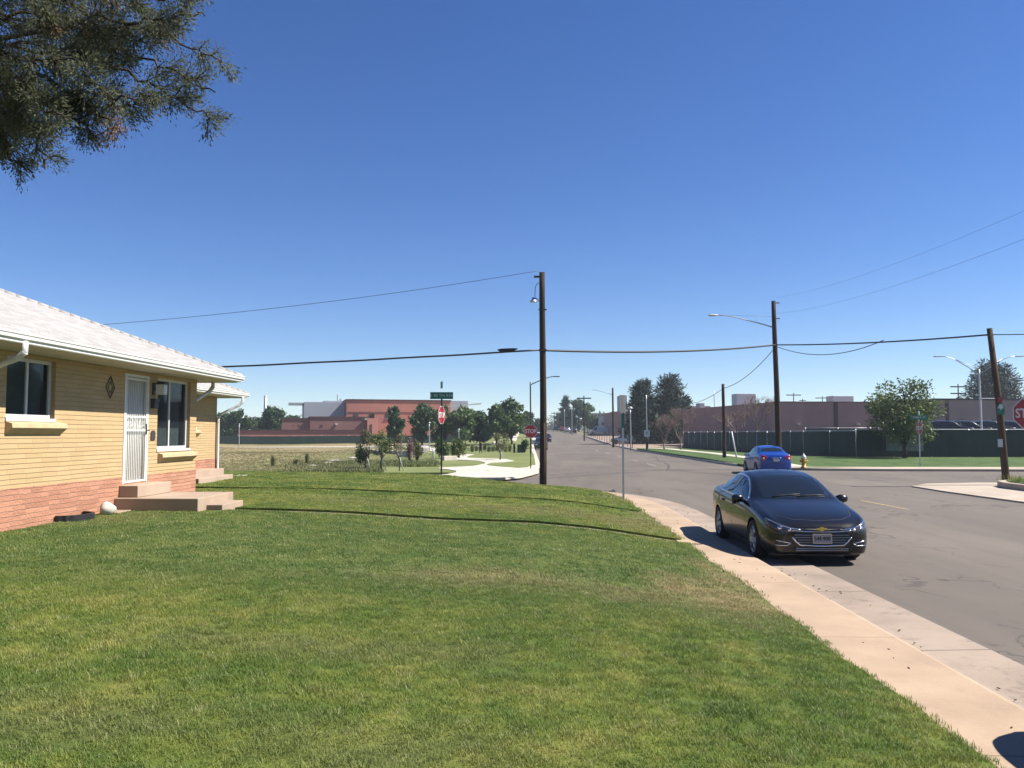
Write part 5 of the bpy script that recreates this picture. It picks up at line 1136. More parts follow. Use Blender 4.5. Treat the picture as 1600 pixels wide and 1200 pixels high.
p = gnd(648, 696, .24); tb = empty('litter_bin', (p.x, p.y, park_h(p.x, p.y)), label='dark park litter bin behind the reddish bush', cat='bin'); MB().lathe([(.26, 0), (.3, .8)], 12).build('bin_body', M['dark'], tb); MB().lathe([(.32, .802), (.3, .9), (.1, .98)], 12).build('bin_lid', M['darkmetal'], tb)
# walking person in the park (a skinned figure)
def skin_figure(name, loc, yaw, H_, label):
    root = empty(name, loc, yaw, label=label, cat='person'); s = H_ / 1.75
    J = {'pel': (0, 0, .93), 'chest': (0, .0, 1.28), 'neck': (0, .02, 1.47), 'head0': (0, .03, 1.55), 'head': (0, .035, 1.66), 'lh': (.09, 0, .88), 'lk': (.11, .14, .50), 'la': (.11, .10, .08), 'lt': (.12, .25, .03), 'rh': (-.09, 0, .88), 'rk': (-.10, .02, .48), 'ra': (-.10, -.22, .12), 'rt': (-.11, -.10, .03),
         'ls': (.18, 0, 1.40), 'le': (.24, -.10, 1.13), 'lw': (.23, .02, .90), 'lhd': (.22, .06, .82), 'rsd': (-.18, 0, 1.40), 're': (-.24, .08, 1.13), 'rw': (-.22, .26, .98), 'rhd': (-.2, .32, .93)}
    rad = {'pel': .15, 'chest': .16, 'neck': .06, 'head0': .085, 'head': .10, 'lh': .095, 'lk': .065, 'la': .045, 'lt': .04, 'rh': .095, 'rk': .065, 'ra': .045, 'rt': .04, 'ls': .07, 'le': .047, 'lw': .032, 'lhd': .035, 'rsd': .07, 're': .047, 'rw': .032, 'rhd': .035}
    E = [('pel', 'chest'), ('chest', 'neck'), ('neck', 'head0'), ('head0', 'head'), ('pel', 'lh'), ('lh', 'lk'), ('lk', 'la'), ('la', 'lt'), ('pel', 'rh'), ('rh', 'rk'), ('rk', 'ra'), ('ra', 'rt'), ('chest', 'ls'), ('ls', 'le'), ('le', 'lw'), ('lw', 'lhd'), ('chest', 'rsd'), ('rsd', 're'), ('re', 'rw'), ('rw', 'rhd')]
    ks = list(J); me = bpy.data.meshes.new('body'); me.from_pydata([tuple(c * s for c in J[k]) for k in ks], [(ks.index(a), ks.index(b)) for a, b in E], []); o = bpy.data.objects.new('body', me); col.objects.link(o); o.parent = root
    m = o.modifiers.new('skin', 'SKIN'); me.skin_vertices[0].data[0].use_root = True
    for i, k in enumerate(ks): me.skin_vertices[0].data[i].radius = (rad[k] * s, rad[k] * s)
    o.modifiers.new('sub', 'SUBSURF').levels = 1; o.modifiers['sub'].render_levels = 2
    t = NT('figure'); z = t.sep()[2]; zl = t.math('SUBTRACT', z, loc[2]); c = t.mix(t.math('GREATER_THAN', zl, .90 * s), (.03, .032, .045), (.09, .05, .04)); c = t.mix(t.math('GREATER_THAN', zl, 1.47 * s), c, (.30, .17, .12)); c = t.mix(t.math('GREATER_THAN', zl, 1.67 * s), c, (.03, .02, .015)); t.set(color=c, rough=.85); me.materials.append(t.m)
    return root
p = gnd(751, 708.5, .24); skin_figure('person', (p.x, p.y, park_h(p.x, p.y)), R(160), 1.22, 'person in dark clothes walking on the park grass near the pale path')
# ------------------------------------------------------------------ cars
def pchip(xs, ys, x):
    xs = np.array(xs, float); ys = np.array(ys, float); h = np.diff(xs); dl = np.diff(ys) / h; d = np.zeros_like(ys)
    for i in range(1, len(xs) - 1):
        if dl[i - 1] * dl[i] > 0: w1 = 2 * h[i] + h[i - 1]; w2 = h[i] + 2 * h[i - 1]; d[i] = (w1 + w2) / (w1 / dl[i - 1] + w2 / dl[i])
    d[0] = dl[0]; d[-1] = dl[-1]; x = np.clip(x, xs[0], xs[-1]); k = np.clip(np.searchsorted(xs, x) - 1, 0, len(xs) - 2); t = (x - xs[k]) / h[k]
    return (2 * t ** 3 - 3 * t ** 2 + 1) * ys[k] + (t ** 3 - 2 * t ** 2 + t) * h[k] * d[k] + (-2 * t ** 3 + 3 * t ** 2) * ys[k + 1] + (t ** 3 - t ** 2) * h[k] * d[k + 1]
SEDAN = dict(L=4.67, wheels=(.93, 3.63), wr=.325,
  w=[(0, .56), (.04, .68), (.12, .765), (.28, .83), (.5, .868), (.9, .888), (1.6, .893), (2.8, .895), (3.6, .89), (4.1, .87), (4.4, .83), (4.57, .77), (4.67, .68)],
  zb=[(0, .24), (.06, .19), (.2, .17), (.6, .17), (1.4, .18), (3.2, .18), (4.0, .20), (4.5, .27), (4.67, .34)],
  zt=[(0, .60), (.05, .665), (.15, .72), (.4, .81), (.8, .905), (1.22, .985), (1.30, 1.01), (1.6, 1.17), (1.95, 1.34), (2.15, 1.405), (2.6, 1.46), (3.0, 1.445), (3.3, 1.39), (3.7, 1.25), (4.05, 1.11), (4.2, 1.075), (4.45, 1.06), (4.58, 1.02), (4.67, .88)],
  zs=[(0, .56), (.1, .635), (.28, .71), (.5, .765), (.9, .835), (1.25, .89), (2.0, .93), (3.0, .965), (3.7, .985), (4.2, .985), (4.5, .945), (4.67, .80)],
  y6=[(0, .40), (.12, .60), (.3, .66), (.9, .67), (1.25, .685), (1.6, .655), (2.0, .605), (2.3, .58), (2.8, .575), (3.3, .585), (3.8, .62), (4.1, .66), (4.45, .66), (4.67, .52)],
  k6=[(0, .6), (1.22, .72), (1.35, .74), (2.0, .84), (2.6, .86), (3.3, .84), (4.0, .75), (4.67, .7)])
def variant(base, **k): d = dict(base); d.update(k); return d
SUV = variant(SEDAN, L=4.55, wheels=(.88, 3.55), wr=.36,
  zb=[(0, .32), (.1, .27), (.6, .26), (3.6, .27), (4.3, .33), (4.55, .42)],
  w=[(0, .62), (.05, .74), (.15, .82), (.4, .88), (.9, .905), (3.6, .91), (4.2, .89), (4.48, .84), (4.55, .78)],
  zt=[(0, .75), (.06, .86), (.2, .95), (.6, 1.03), (1.1, 1.10), (1.2, 1.13), (1.5, 1.33), (1.85, 1.56), (2.1, 1.64), (2.8, 1.69), (3.6, 1.66), (4.0, 1.60), (4.2, 1.45), (4.42, 1.15), (4.55, .95)],
  zs=[(0, .70), (.1, .82), (.4, .92), (1.1, 1.0), (2.5, 1.06), (4.1, 1.10), (4.4, 1.02), (4.55, .85)],
  y6=[(0, .5), (.15, .66), (.9, .72), (1.2, .74), (1.9, .66), (2.8, .64), (3.8, .65), (4.2, .66), (4.55, .6)],
  k6=[(0, .6), (1.2, .7), (2.0, .86), (3.6, .88), (4.2, .85), (4.55, .7)])
VAN = variant(SUV, L=5.4, wheels=(.95, 4.3), wr=.36,
  zb=[(0, .34), (.1, .3), (4.9, .32), (5.4, .4)],
  w=[(0, .75), (.05, .86), (.15, .93), (.4, .97), (.9, .99), (5.0, .99), (5.35, .96), (5.4, .9)],
  zt=[(0, .95), (.06, 1.05), (.3, 1.15), (.7, 1.25), (.8, 1.3), (1.1, 1.65), (1.5, 2.1), (1.8, 2.22), (3, 2.26), (5.1, 2.25), (5.3, 2.15), (5.4, 1.7)],
  zs=[(0, .85), (.1, .95), (.8, 1.1), (5.2, 1.15), (5.4, 1.0)],
  y6=[(0, .6), (.15, .75), (.8, .85), (1.6, .80), (5.2, .82), (5.4, .78)],
  k6=[(0, .6), (.8, .7), (1.6, .9), (5.2, .92), (5.4, .8)])
VERSA = variant(SEDAN, L=4.45, wheels=(.85, 3.45), wr=.31,
  zb=[(0, .24), (.06, .2), (.6, .18), (3.2, .18), (4.0, .20), (4.3, .24), (4.45, .30)],
  w=[(0, .54), (.04, .66), (.12, .75), (.28, .80), (.9, .845), (3.4, .85), (3.9, .84), (4.2, .82), (4.38, .77), (4.45, .70)],
  zt=[(0, .62), (.05, .69), (.15, .76), (.6, .91), (1.05, 1.02), (1.1, 1.05), (1.45, 1.23), (1.8, 1.42), (2.1, 1.50), (2.5, 1.53), (2.95, 1.50), (3.3, 1.42), (3.75, 1.20), (3.9, 1.13), (4.1, 1.11), (4.32, 1.10), (4.40, 1.04), (4.45, .90)],
  zs=[(0, .58), (.1, .66), (.5, .80), (1.1, .93), (2.0, .96), (3.6, 1.03), (4.0, 1.04), (4.3, 1.0), (4.45, .82)],
  y6=[(0, .40), (.12, .60), (.9, .66), (1.15, .68), (1.8, .60), (2.8, .57), (3.3, .58), (3.7, .63), (4.0, .68), (4.3, .68), (4.45, .55)],
  k6=[(0, .6), (1.1, .72), (1.9, .85), (3.3, .85), (3.9, .75), (4.45, .7)])
def car_surface(P, nst=110):
    L = P['L']; t = np.linspace(0, 1, nst); s = L * (t + .0 * t); s = L * (.5 - .5 * np.cos(np.pi * t)) * .35 + s * .65
    ev = lambda k: pchip([a for a, b in P[k]], [b for a, b in P[k]], s)
    w_, zb_, zt_, zs_, y6, k6 = (ev(k) for k in ('w', 'zb', 'zt', 'zs', 'y6', 'k6')); rows = []
    nsub = 6
    for i in range(nst):
        w, b, tp, sh, yr = w_[i], zb_[i], zt_[i], zs_[i], min(y6[i], w_[i] * .86); z6 = sh + (tp - sh) * k6[i]; mid = b + (sh - b) * .50
        C = [(0, b), (w * .6, b), (w * .90, b + .012), (w * .972, b + .09), (w, mid), (w * .992, b + (sh - b) * .80), (w * .955, sh - .005), ((w * .955 + yr) / 2 + .012, (sh + z6) / 2 + .004 + .012), (yr, z6), (yr * .72, z6 + (tp - z6) * .62), (yr * .36, z6 + (tp - z6) * .92), (0, tp)]
        C = np.array(C); row = []
        for j in range(len(C) - 1):
            p0 = C[max(j - 1, 0)] if j else np.array([-C[1][0], C[1][1]]); p1, p2 = C[j], C[j + 1]; p3 = C[j + 2] if j + 2 < len(C) else np.array([-C[-2][0], C[-2][1]])
            for q in range(nsub):
                u = q / nsub; row.append(.5 * ((2 * p1) + (-p0 + p2) * u + (2 * p0 - 5 * p1 + 4 * p2 - p3) * u * u + (-p0 + 3 * p1 - 3 * p2 + p3) * u ** 3))
        row.append(C[-1]); rows.append(row)
    vs = []; R_ = len(rows[0]); ring = 2 * R_ - 2
    for i in range(nst):
        x = L / 2 - s[i]; row = rows[i]
        vs += [(x, p[0], p[1]) for p in row] + [(x, -p[0], p[1]) for p in row[1:-1][::-1]]
    fs = [(i * ring + j, i * ring + (j + 1) % ring, (i + 1) * ring + (j + 1) % ring, (i + 1) * ring + j) for i in range(nst - 1) for j in range(ring)]
    for e_, sg in ((0, 1), (nst - 1, -1)):
        # close the ends with strips between mirrored vertices
        base = e_ * ring
        for j in range(R_ - 1):
            a, b = base + j, base + j + 1; c, d = base + (ring - j) % ring, base + (ring - j - 1) % ring
            q = [a, b, d, c] if sg > 0 else [c, d, b, a]
            q2 = []
            for v in q:
                if v not in q2: q2.append(v)
            if len(q2) >= 3: fs.append(tuple(q2))
    return vs, fs
class Body:
    def __init__(s, P):
        s.P = P; s.v, s.f = car_surface(P); s.t = BVHTree.FromPolygons([Vector(v) for v in s.v], s.f)
    def cut(s, mat):
        me = bpy.data.meshes.new('body'); me.from_pydata(s.v, [], s.f); me.materials.append(mat); me.materials.append(M['dark'])
        bm = bmesh.new(); bm.from_mesh(me); bmesh.ops.recalc_face_normals(bm, faces=bm.faces); bm.to_mesh(me); bm.free()
        vol = sum(me.vertices[p.vertices[0]].co.dot(me.vertices[p.vertices[1]].co.cross(me.vertices[p.vertices[2]].co)) + (me.vertices[p.vertices[0]].co.dot(me.vertices[p.vertices[2]].co.cross(me.vertices[p.vertices[3]].co)) if len(p.vertices) > 3 else 0) for p in me.polygons)
        if vol < 0: me.flip_normals()
        o = bpy.data.objects.new('body', me); col.objects.link(o); L = s.P['L']; wr = s.P['wr'] + .045
        cb = bmesh.new()
        for wx in s.P['wheels']:
            for sg in (-1, 1):
                mx = Matrix.Translation((L / 2 - wx, sg * .78, s.P['wr'] + .005)) @ Matrix.Rotation(R(90), 4, 'X'); bmesh.ops.create_cone(cb, cap_tris=False, cap_ends=True, segments=40, radius1=wr, radius2=wr, depth=.50, matrix=mx)
        bmesh.ops.recalc_face_normals(cb, faces=cb.faces[:])
        for f in cb.faces: f.material_index = 1
        cm = bpy.data.meshes.new('c'); cb.to_mesh(cm); cb.free(); cm.materials.append(mat); cm.materials.append(M['dark']); co = bpy.data.objects.new('c', cm); col.objects.link(co)
        m = o.modifiers.new('b', 'BOOLEAN'); m.operation = 'DIFFERENCE'; m.object = co; m.solver = 'EXACT'; m.use_self = True
        dg = bpy.context.evaluated_depsgraph_get(); dg.update(); nm = bpy.data.meshes.new_from_object(o.evaluated_get(dg)); o.modifiers.clear(); o.data = nm
        bpy.data.objects.remove(co)
        for p in nm.polygons: p.use_smooth = (p.material_index == 0)
        nm.materials.clear(); nm.materials.append(mat); nm.materials.append(M['dark']); return o
    def patch(s, name, poly, axis, mat, parent, off=.004, th=.012, step=.035, smooth=True, mirror=False, org=None):
        """project a flat outline on the body. axis: 'f' front (y,z), 'r' rear (y,z), 'R'/'L' side (s,z), 't' top (y,s)"""
        L = s.P['L']; bm = bmesh.new(); vs = [bm.verts.new((a, b, 0)) for a, b in poly]; bm.faces.new(vs); bmesh.ops.triangulate(bm, faces=bm.faces[:])
        A = [p[0] for p in poly]; B = [p[1] for p in poly]
        for k, (lo, hi) in enumerate(((min(A), max(A)), (min(B), max(B)))):
            n = int((hi - lo) / step)
            for i in range(1, n + 1):
                c = lo + (hi - lo) * i / (n + 1); bmesh.ops.bisect_plane(bm, geom=bm.verts[:] + bm.edges[:] + bm.faces[:], plane_co=(c, 0, 0) if k == 0 else (0, c, 0), plane_no=(1, 0, 0) if k == 0 else (0, 1, 0), dist=1e-5)
        nor = {}
        for v in bm.verts:
            a, b = v.co.x, v.co.y
            if axis == 'f': o_, d = Vector((L, a, b)), Vector((-1, 0, 0))
            elif axis == 'r': o_, d = Vector((-L, a, b)), Vector((1, 0, 0))
            elif axis == 'L': o_, d = Vector((L / 2 - a, 3, b)), Vector((0, -1, 0))
            elif axis == 'R': o_, d = Vector((L / 2 - a, -3, b)), Vector((0, 1, 0))
            else: o_, d = Vector((L / 2 - b, a, 4)), Vector((0, 0, -1))
            h = s.t.ray_cast(o_, d)
            if h[0] is None: h = s.t.find_nearest(o_ + d * (L if axis in 'fr' else 2.2))
            nn = h[1] if h[1].dot(d) < 0 else -h[1]
            v.co = h[0] + nn * off; nor[v.index] = nn
        bm.verts.ensure_lookup_table(); bmesh.ops.recalc_face_normals(bm, faces=bm.faces)
        be = [e for e in bm.edges if e.is_boundary]
        if th:
            cache = {v: s.t.find_nearest(v.co) for v in {v for e in be for v in e.verts}}
            r = bmesh.ops.extrude_edge_only(bm, edges=be)
            for g in r['geom']:
                if isinstance(g, bmesh.types.BMVert):
                    q = s.t.find_nearest(g.co); g.co = q[0] - (g.co - q[0]) * .5
        for f in bm.faces: f.smooth = smooth
        me = bpy.data.meshes.new(name); bm.to_mesh(me); bm.free(); me.materials.append(mat); o = bpy.data.objects.new(name, me); col.objects.link(o); o.parent = parent; return o
def ribbon(pts, w):
    P = [Vector((a, b)) for a, b in pts]; l = []; r = []
    for i, p in enumerate(P):
        d = (P[min(i + 1, len(P) - 1)] - P[max(0, i - 1)]).normalized(); n = Vector((-d.y, d.x)) * w / 2; l.append(p + n); r.append(p - n)
    return [tuple(v) for v in l] + [tuple(v) for v in r[::-1]]
def smooth_poly(pts, k=4, closed=True):
    n = len(pts); out = []; P = [Vector(p) for p in pts]
    for i in range(n if closed else n - 1):
        p0, p1, p2, p3 = (P[(i - 1) % n] if closed or i else P[0]), P[i], P[(i + 1) % n], (P[(i + 2) % n] if closed or i + 2 < n else P[-1])
        for q in range(k):
            u = q / k; out.append(tuple(.5 * ((2 * p1) + (-p0 + p2) * u + (2 * p0 - 5 * p1 + 4 * p2 - p3) * u * u + (-p0 + 3 * p1 - 3 * p2 + p3) * u ** 3)))
    if not closed: out.append(tuple(P[-1]))
    return out
def wheel(root, x, sg, r, detail=True, ysite=.795, spokes=5):
    Mx = Matrix.Translation((x, sg * ysite, r)) @ Matrix.Rotation(R(-90 * sg), 4, 'X')
    e = bpy.data.objects.new('wheel', None); col.objects.link(e); e.parent = root
    ri = r * .70
    MB().lathe([(ri, -.10), (r * .93, -.105), (r, -.08), (r, .07), (r * .94, .098), (r * .80, .10), (ri, .085), (ri, -.10)], 36, Mx).build('tyre', M['rubber'], e)
    mb = MB().lathe([(ri * .98, -.06), (ri * 1.0, .08), (ri * .95, .085), (ri * .91, .06), (ri * .9, -.05)], 36, Mx)
    if detail:
        for k in range(spokes):
            for dd in (-.13, .13):
                a = 2 * math.pi * k / spokes; c, s_ = math.cos(a + dd), math.sin(a + dd); c2, s2 = math.cos(a + dd * 1.5), math.sin(a + dd * 1.5)
                p = Vector((ri * .16 * math.cos(a), ri * .16 * math.sin(a), .055)); q = Vector((ri * .93 * c2, ri * .93 * s2, .07)); mb.tube([Mx @ p, Mx @ q], [.026, .019], 5)
        mb.lathe([(.001, .075), (.05, .073), (.06, .05), (.06, .03)], 14, Mx)
    mb.build('rim', M['rim'], e)
    MB().lathe([(.001, -.02), (ri * .9, -.02), (ri * .9, -.045)], 24, Mx).build('brake_disc', M['darkmetal'], e)
    return e
def mirror(root, x, sg, y, z, mat):
    m = Matrix.Translation((x, sg * (y + .12), z)); mb = MB()
    mb.lathe([(.01, -.11), (.055, -.09), (.075, -.02), (.075, .05), (.05, .10), (.01, .11)], 12, m @ Matrix.Rotation(R(90), 4, 'X') @ Matrix.Diagonal((.75, 1.0, 1, 1)))
    mb.tube([(x, sg * (y - .03), z - .05), (x, sg * (y + .06), z - .04)], .022, 6)
    o = mb.build('mirror', mat, root); MB().prism([(-.085, -.05), (.085, -.05), (.09, .05), (-.08, .055)], Matrix.Translation((x - .062, sg * (y + .12), z)) @ Matrix.Rotation(R(-90), 4, 'Y') @ Matrix.Rotation(R(90), 4, 'Z'), .004).build('mirror_glass', M['chrome'], o); return o
def side_glass(B, root, dlo, cuts, mat='carglass', chrome=True):
    """dlo outline (s,z); cuts: s positions of pillars"""
    for sd_2 in ('L', 'R'):
        xs_ = [-1] + list(cuts) + [99]
        for a, b in zip(xs_[:-1], xs_[1:]):
            bm = bmesh.new(); bm.faces.new([bm.verts.new((p[0], p[1], 0)) for p in dlo])
            for c, no in ((a + .018, -1), (b - .018, 1)):
                if -1 < c < 50: bmesh.ops.bisect_plane(bm, geom=bm.verts[:] + bm.edges[:] + bm.faces[:], plane_co=(c, 0, 0), plane_no=(no, -.12 * no, 0), clear_outer=True)
            if not bm.faces: bm.free(); continue
            f = max(bm.faces, key=lambda f: f.calc_area()); pl = [(v.co.x, v.co.y) for v in f.verts]; bm.free()
            B.patch('side_window', pl, sd_2, M[mat], root, off=.002, th=.01)
        if chrome:
            B.patch('window_trim', ribbon(list(dlo) + [dlo[0], dlo[1]], .020), sd_2, M['chrome'], root, off=.006, th=.01, step=.08)
def make_black_sedan():
    P = SEDAN; B = Body(P); L = P['L']
    root = empty('parked_car', (0, 0, 0), label='glossy black sedan parked at the near kerb facing the camera', cat='car')
    body = B.cut(M['p_black']); body.parent = root
    ws = smooth_poly([(-.60, 1.42), (-.50, 1.33), (0, 1.27), (.50, 1.33), (.60, 1.42), (.545, 1.98), (.45, 2.07), (0, 2.11), (-.45, 2.07), (-.545, 1.98)], 3)
    B.patch('windshield', ws, 't', M['carglass'], root, off=.003)
    rw = smooth_poly([(-.50, 3.26), (0, 3.22), (.50, 3.26), (.585, 3.9), (.5, 3.99), (0, 4.03), (-.5, 3.99), (-.585, 3.9)], 3); B.patch('rear_window', rw, 't', M['carglass'], root, off=.003)
    dlo = smooth_poly([(1.50, .955), (1.62, 1.05), (1.85, 1.19), (2.15, 1.31), (2.6, 1.365), (3.05, 1.345), (3.4, 1.27), (3.72, 1.10), (3.66, 1.035), (3.2, 1.01), (2.4, .985), (1.9, .965)], 4)
    side_glass(B, root, dlo, (2.48, 3.28))
    for sd_2 in 'LR':
        for ln in ([(1.42, .88), (1.40, .60), (1.46, .30), (1.55, .24), (2.40, .24), (2.46, .5), (2.46, .95)], [(2.47, .24), (3.05, .24), (3.30, .45), (3.38, .62), (3.40, .98)]): B.patch('door_gap', ribbon(ln, .012), sd_2, M['dark'], root, off=.0015, th=0, step=.1)
        for s_ in (2.32, 3.20): B.patch('door_handle', ribbon([(s_ - .1, .835), (s_ + .08, .845)], .03), sd_2, M['p_black'], root, off=.03, th=.01, step=.1)
    for sg in (-1, 1):
        f = lambda pts: [(a * sg, b) for a, b in pts]
        hl = B.patch('headlight', f(smooth_poly([(.33, .590), (.50, .615), (.66, .672), (.80, .745), (.815, .68), (.755, .60), (.60, .552), (.44, .553)], 3)), 'f', M['lens'], root, off=.004, step=.025)
        B.patch('lamp_bulb', f([(.66 + .032 * math.cos(a), .618 + .03 * math.sin(a)) for a in [k * .628 for k in range(10)]]), 'f', M['chrome'], hl, off=.007, step=.03)
        B.patch('lamp_bulb', f([(.52 + .026 * math.cos(a), .585 + .02 * math.sin(a)) for a in [k * .628 for k in range(10)]]), 'f', M['chrome'], hl, off=.007, step=.03)
        B.patch('lamp_brow', f(ribbon([(.34, .592), (.50, .612), (.66, .660), (.785, .724)], .012)), 'f', M['chrome'], hl, off=.008, step=.04)
        B.patch('fog_bezel', f(ribbon([(.72, .408), (.62, .392), (.505, .370)], .013)), 'f', M['chrome'], root, off=.008, step=.05)
        B.patch('fog_bezel', f(ribbon([(.505, .366), (.565, .330), (.74, .334)], .011)), 'f', M['chrome'], root, off=.008, step=.05)
        B.patch('fog_recess', f([(.72, .40), (.53, .372), (.57, .332), (.74, .34)]), 'f', M['dark'], root, off=.003, step=.04)
        B.patch('tail_light', f(smooth_poly([(.45, .80), (.62, .90), (.80, .92), (.80, .80), (.60, .74)], 3)), 'r', M['tail'], root, off=.004, step=.04)
    hexg = [(-.40, .545), (.40, .545), (.475, .47), (.35, .342), (-.35, .342), (-.475, .47)]
    gr = B.patch('grille', hexg, 'f', M['dark'], root, off=.003, step=.04)
    B.patch('upper_grille', [(-.37, .592), (-.30, .602), (.30, .602), (.37, .592), (.30, .572), (0, .563), (-.30, .572)], 'f', M['dark'], root, off=.003, step=.04)
    for z_ in (.385, .425, .465, .505):
        hw = .41 + (.03 if z_ > .43 else -.02); B.patch('grille_bar', ribbon([(-hw, z_), (0, z_ - .004), (hw, z_)], .006), 'f', M['metal'], gr, off=.009, step=.06)
    B.patch('chrome_strip', ribbon([(-.48, .580), (-.30, .562), (0, .552), (.30, .562), (.48, .580)], .012), 'f', M['chrome'], root, off=.009, step=.05)
    B.patch('chrome_strip', ribbon([(-.475, .47), (-.42, .40), (-.35, .338), (0, .328), (.35, .338), (.42, .40), (.475, .47)], .020), 'f', M['chrome'], root, off=.010, step=.05)
    B.patch('lower_intake', [(-.50, .295), (.50, .295), (.44, .225), (-.44, .225)], 'f', M['dark'], root, off=.003, step=.05)
    for z_ in (.255, .285): B.patch('intake_bar', ribbon([(-.42, z_), (.42, z_)], .010), 'f', M['metal'], root, off=.010, step=.06)
    gold = plain('gold_emblem', (.75, .55, .12), .3, .6); h = B.t.ray_cast(Vector((L, 0, .60)), Vector((-1, 0, 0)))[0]
    Mf = Matrix(((0, 0, 1, h.x + .004), (1, 0, 0, 0), (0, 1, 0, .600), (0, 0, 0, 1)))
    em = MB().prism([(-.075, -.018), (-.022, -.018), (-.026, -.032), (.03, -.032), (.026, -.014), (.085, -.014), (.075, .018), (.022, .018), (.026, .032), (-.03, .032), (-.026, .014), (-.085, .014)], Mf, .012).build('emblem', gold, root)
    h = B.t.ray_cast(Vector((L, 0, .45)), Vector((-1, 0, 0)))[0]; Mp = Matrix(((0, 0, 1, h.x + .02), (1, 0, 0, 0), (0, 1, 0, .447), (0, 0, 0, 1)))
    pl = MB().prism([(-.155, -.078), (.155, -.078), (.155, .078), (-.155, .078)], Mp, .004).build('license_plate', plain('plate_field', (.42, .42, .44), .5), root)
    MB().text('545\u00b7900', .083, Mp @ Matrix.Translation((0, -.002, .006)), .001, sx=.98, bold=.002).build('plate_text', M['dark'], pl)
    mb = MB()
    for a, b, c, d in ((-.155, .155, .068, .078), (-.155, .155, -.078, -.070), (-.155, -.148, -.078, .078), (.148, .155, -.078, .078)): mb.prism([(a, c), (b, c), (b, d), (a, d)], Mp @ Matrix.Translation((0, 0, .0042)), .003)
    mb.build('plate_frame', M['chrome'], pl)
    B.patch('hood_gap', ribbon([(-.74, 1.26), (-.70, .75), (-.60, .36), (-.40, .20), (0, .15), (.40, .20), (.60, .36), (.70, .75), (.74, 1.26)], .010), 't', M['dark'], root, off=.0012, th=0, step=.07)
    for y_ in (.02, -.42):
        p = [B.t.ray_cast(Vector((L / 2 - s_, y, 3)), Vector((0, 0, -1)))[0] + Vector((0, 0, .014)) for s_, y in ((1.33, y_), (1.36, y_ + .18), (1.38, y_ + .36), (1.40, y_ + .52))]; MB().tube(p, .008, 5).build('wiper', M['dark'], root)
    for wx in P['wheels']:
        for sg in (-1, 1): wheel(root, L / 2 - wx, sg, P['wr'])
    for sg in (-1, 1): mirror(root, L / 2 - 1.70, sg, .83, .965, M['p_black'])
    MB().box(-L / 2 + .35, L / 2 - .3, -.72, .72, .13, .20).build('underbody', M['dark'], root)
    MB().cbox((L / 2 - 1.98, .0, 1.24), .03, .2, .055).build('rear_view_mirror', M['dark'], root)
    return root
def make_generic(P, mat, label, simple=True, lights=True, **k):
    B = Body(P); L = P['L']; root = empty('parked_car', (0, 0, 0), label=label, cat='car', **k); b = B.cut(M[mat]); b.parent = root; zt = dict(P['zt'])
    S = lambda s_, key: float(pchip([a for a, b in P[key]], [b for a, b in P[key]], np.array([s_]))[0])
    # find cowl and roof ends from the profile
    ss = np.linspace(0, L, 300); zz = np.array([S(s_, 'zt') for s_ in ss]); zs_ = np.array([S(s_, 'zs') for s_ in ss]); top = zz.max(); gh = zz - zs_
    cab = ss[gh > .17]; c0, c1 = cab[0], cab[-1]; r0 = ss[zz > top - .10][0]; r1 = ss[zz > top - .10][-1]
    B.patch('windshield', [(-.60, c0 + .10), (0, c0 + .03), (.60, c0 + .10), (.52, r0 - .03), (0, r0 + .02), (-.52, r0 - .03)], 't', M['carglass'], root, off=.003, step=.08)
    if c1 - r1 > .35: B.patch('rear_window', [(-.50, r1 + .04), (0, r1), (.50, r1 + .04), (.57, c1 - .06), (0, c1 - .01), (-.57, c1 - .06)], 't', M['carglass'], root, off=.003, step=.08)
    else: B.patch('rear_window', [(-.58, S(L - .3, 'zs') + .08), (.58, S(L - .3, 'zs') + .08), (.50, top - .16), (-.50, top - .16)], 'r', M['carglass'], root, off=.004, step=.08)
    n = 9; lo = [(s_, S(s_, 'zs') + .04) for s_ in np.linspace(c0 + .22, c1 - .18, n)]; hi = [(s_, max(S(s_, 'zs') + .05, S(s_, 'zs') + (S(s_, 'zt') - S(s_, 'zs')) * S(s_, 'k6') - .055)) for s_ in np.linspace(c0 + .24, c1 - .16, 16)]
    if P is VAN: lo = lo[:3]; hi = hi[:5]
    side_glass(B, root, [*lo, *hi[::-1]], (2.4, 3.2), chrome=False)
    for sg in (-1, 1):
        f = lambda pts: [(a * sg, b) for a, b in pts]; zf = S(.12, 'zs'); zr = S(L - .12, 'zs')
        B.patch('headlight', f([(.45, zf - .10), (.74, zf - .03), (.76, zf - .12), (.50, zf - .18)]), 'f', M['signwhite'] if lights else M['lens'], root, off=.005, step=.05)
        B.patch('tail_light', f([(.42, zr - .06), (.56, zr + .04), (.76, zr + .05), (.78, zr - .12), (.68, zr - .26), (.55, zr - .2)]), 'r', M['tail'], root, off=.005, step=.04)
    B.patch('grille', [(-.38, .40), (.38, .40), (.42, S(.05, 'zs') - .06), (-.42, S(.05, 'zs') - .06)], 'f', M['dark'], root, off=.004, step=.08)
    h = B.t.ray_cast(Vector((-L, 0, .70)), Vector((1, 0, 0)))[0]; MB().box(h.x - .03, h.x + .02, -.155, .155, .72, .86).build('license_plate', M['signwhite'], root)
    for wx in P['wheels']:
        for sg in (-1, 1): wheel(root, L / 2 - wx, sg, P['wr'], ysite=.78 if P is not VAN else .86)
    for sg in (-1, 1): mirror(root, L / 2 - c0 - .32, sg, S(c0, 'w') - .06, S(c0, 'zs') + .07, M[mat])
    MB().box(-L / 2 + .35, L / 2 - .3, -.7, .7, P['wr'] * .5, P['wr'] * .75).build('underbody', M['dark'], root)
    return root, B
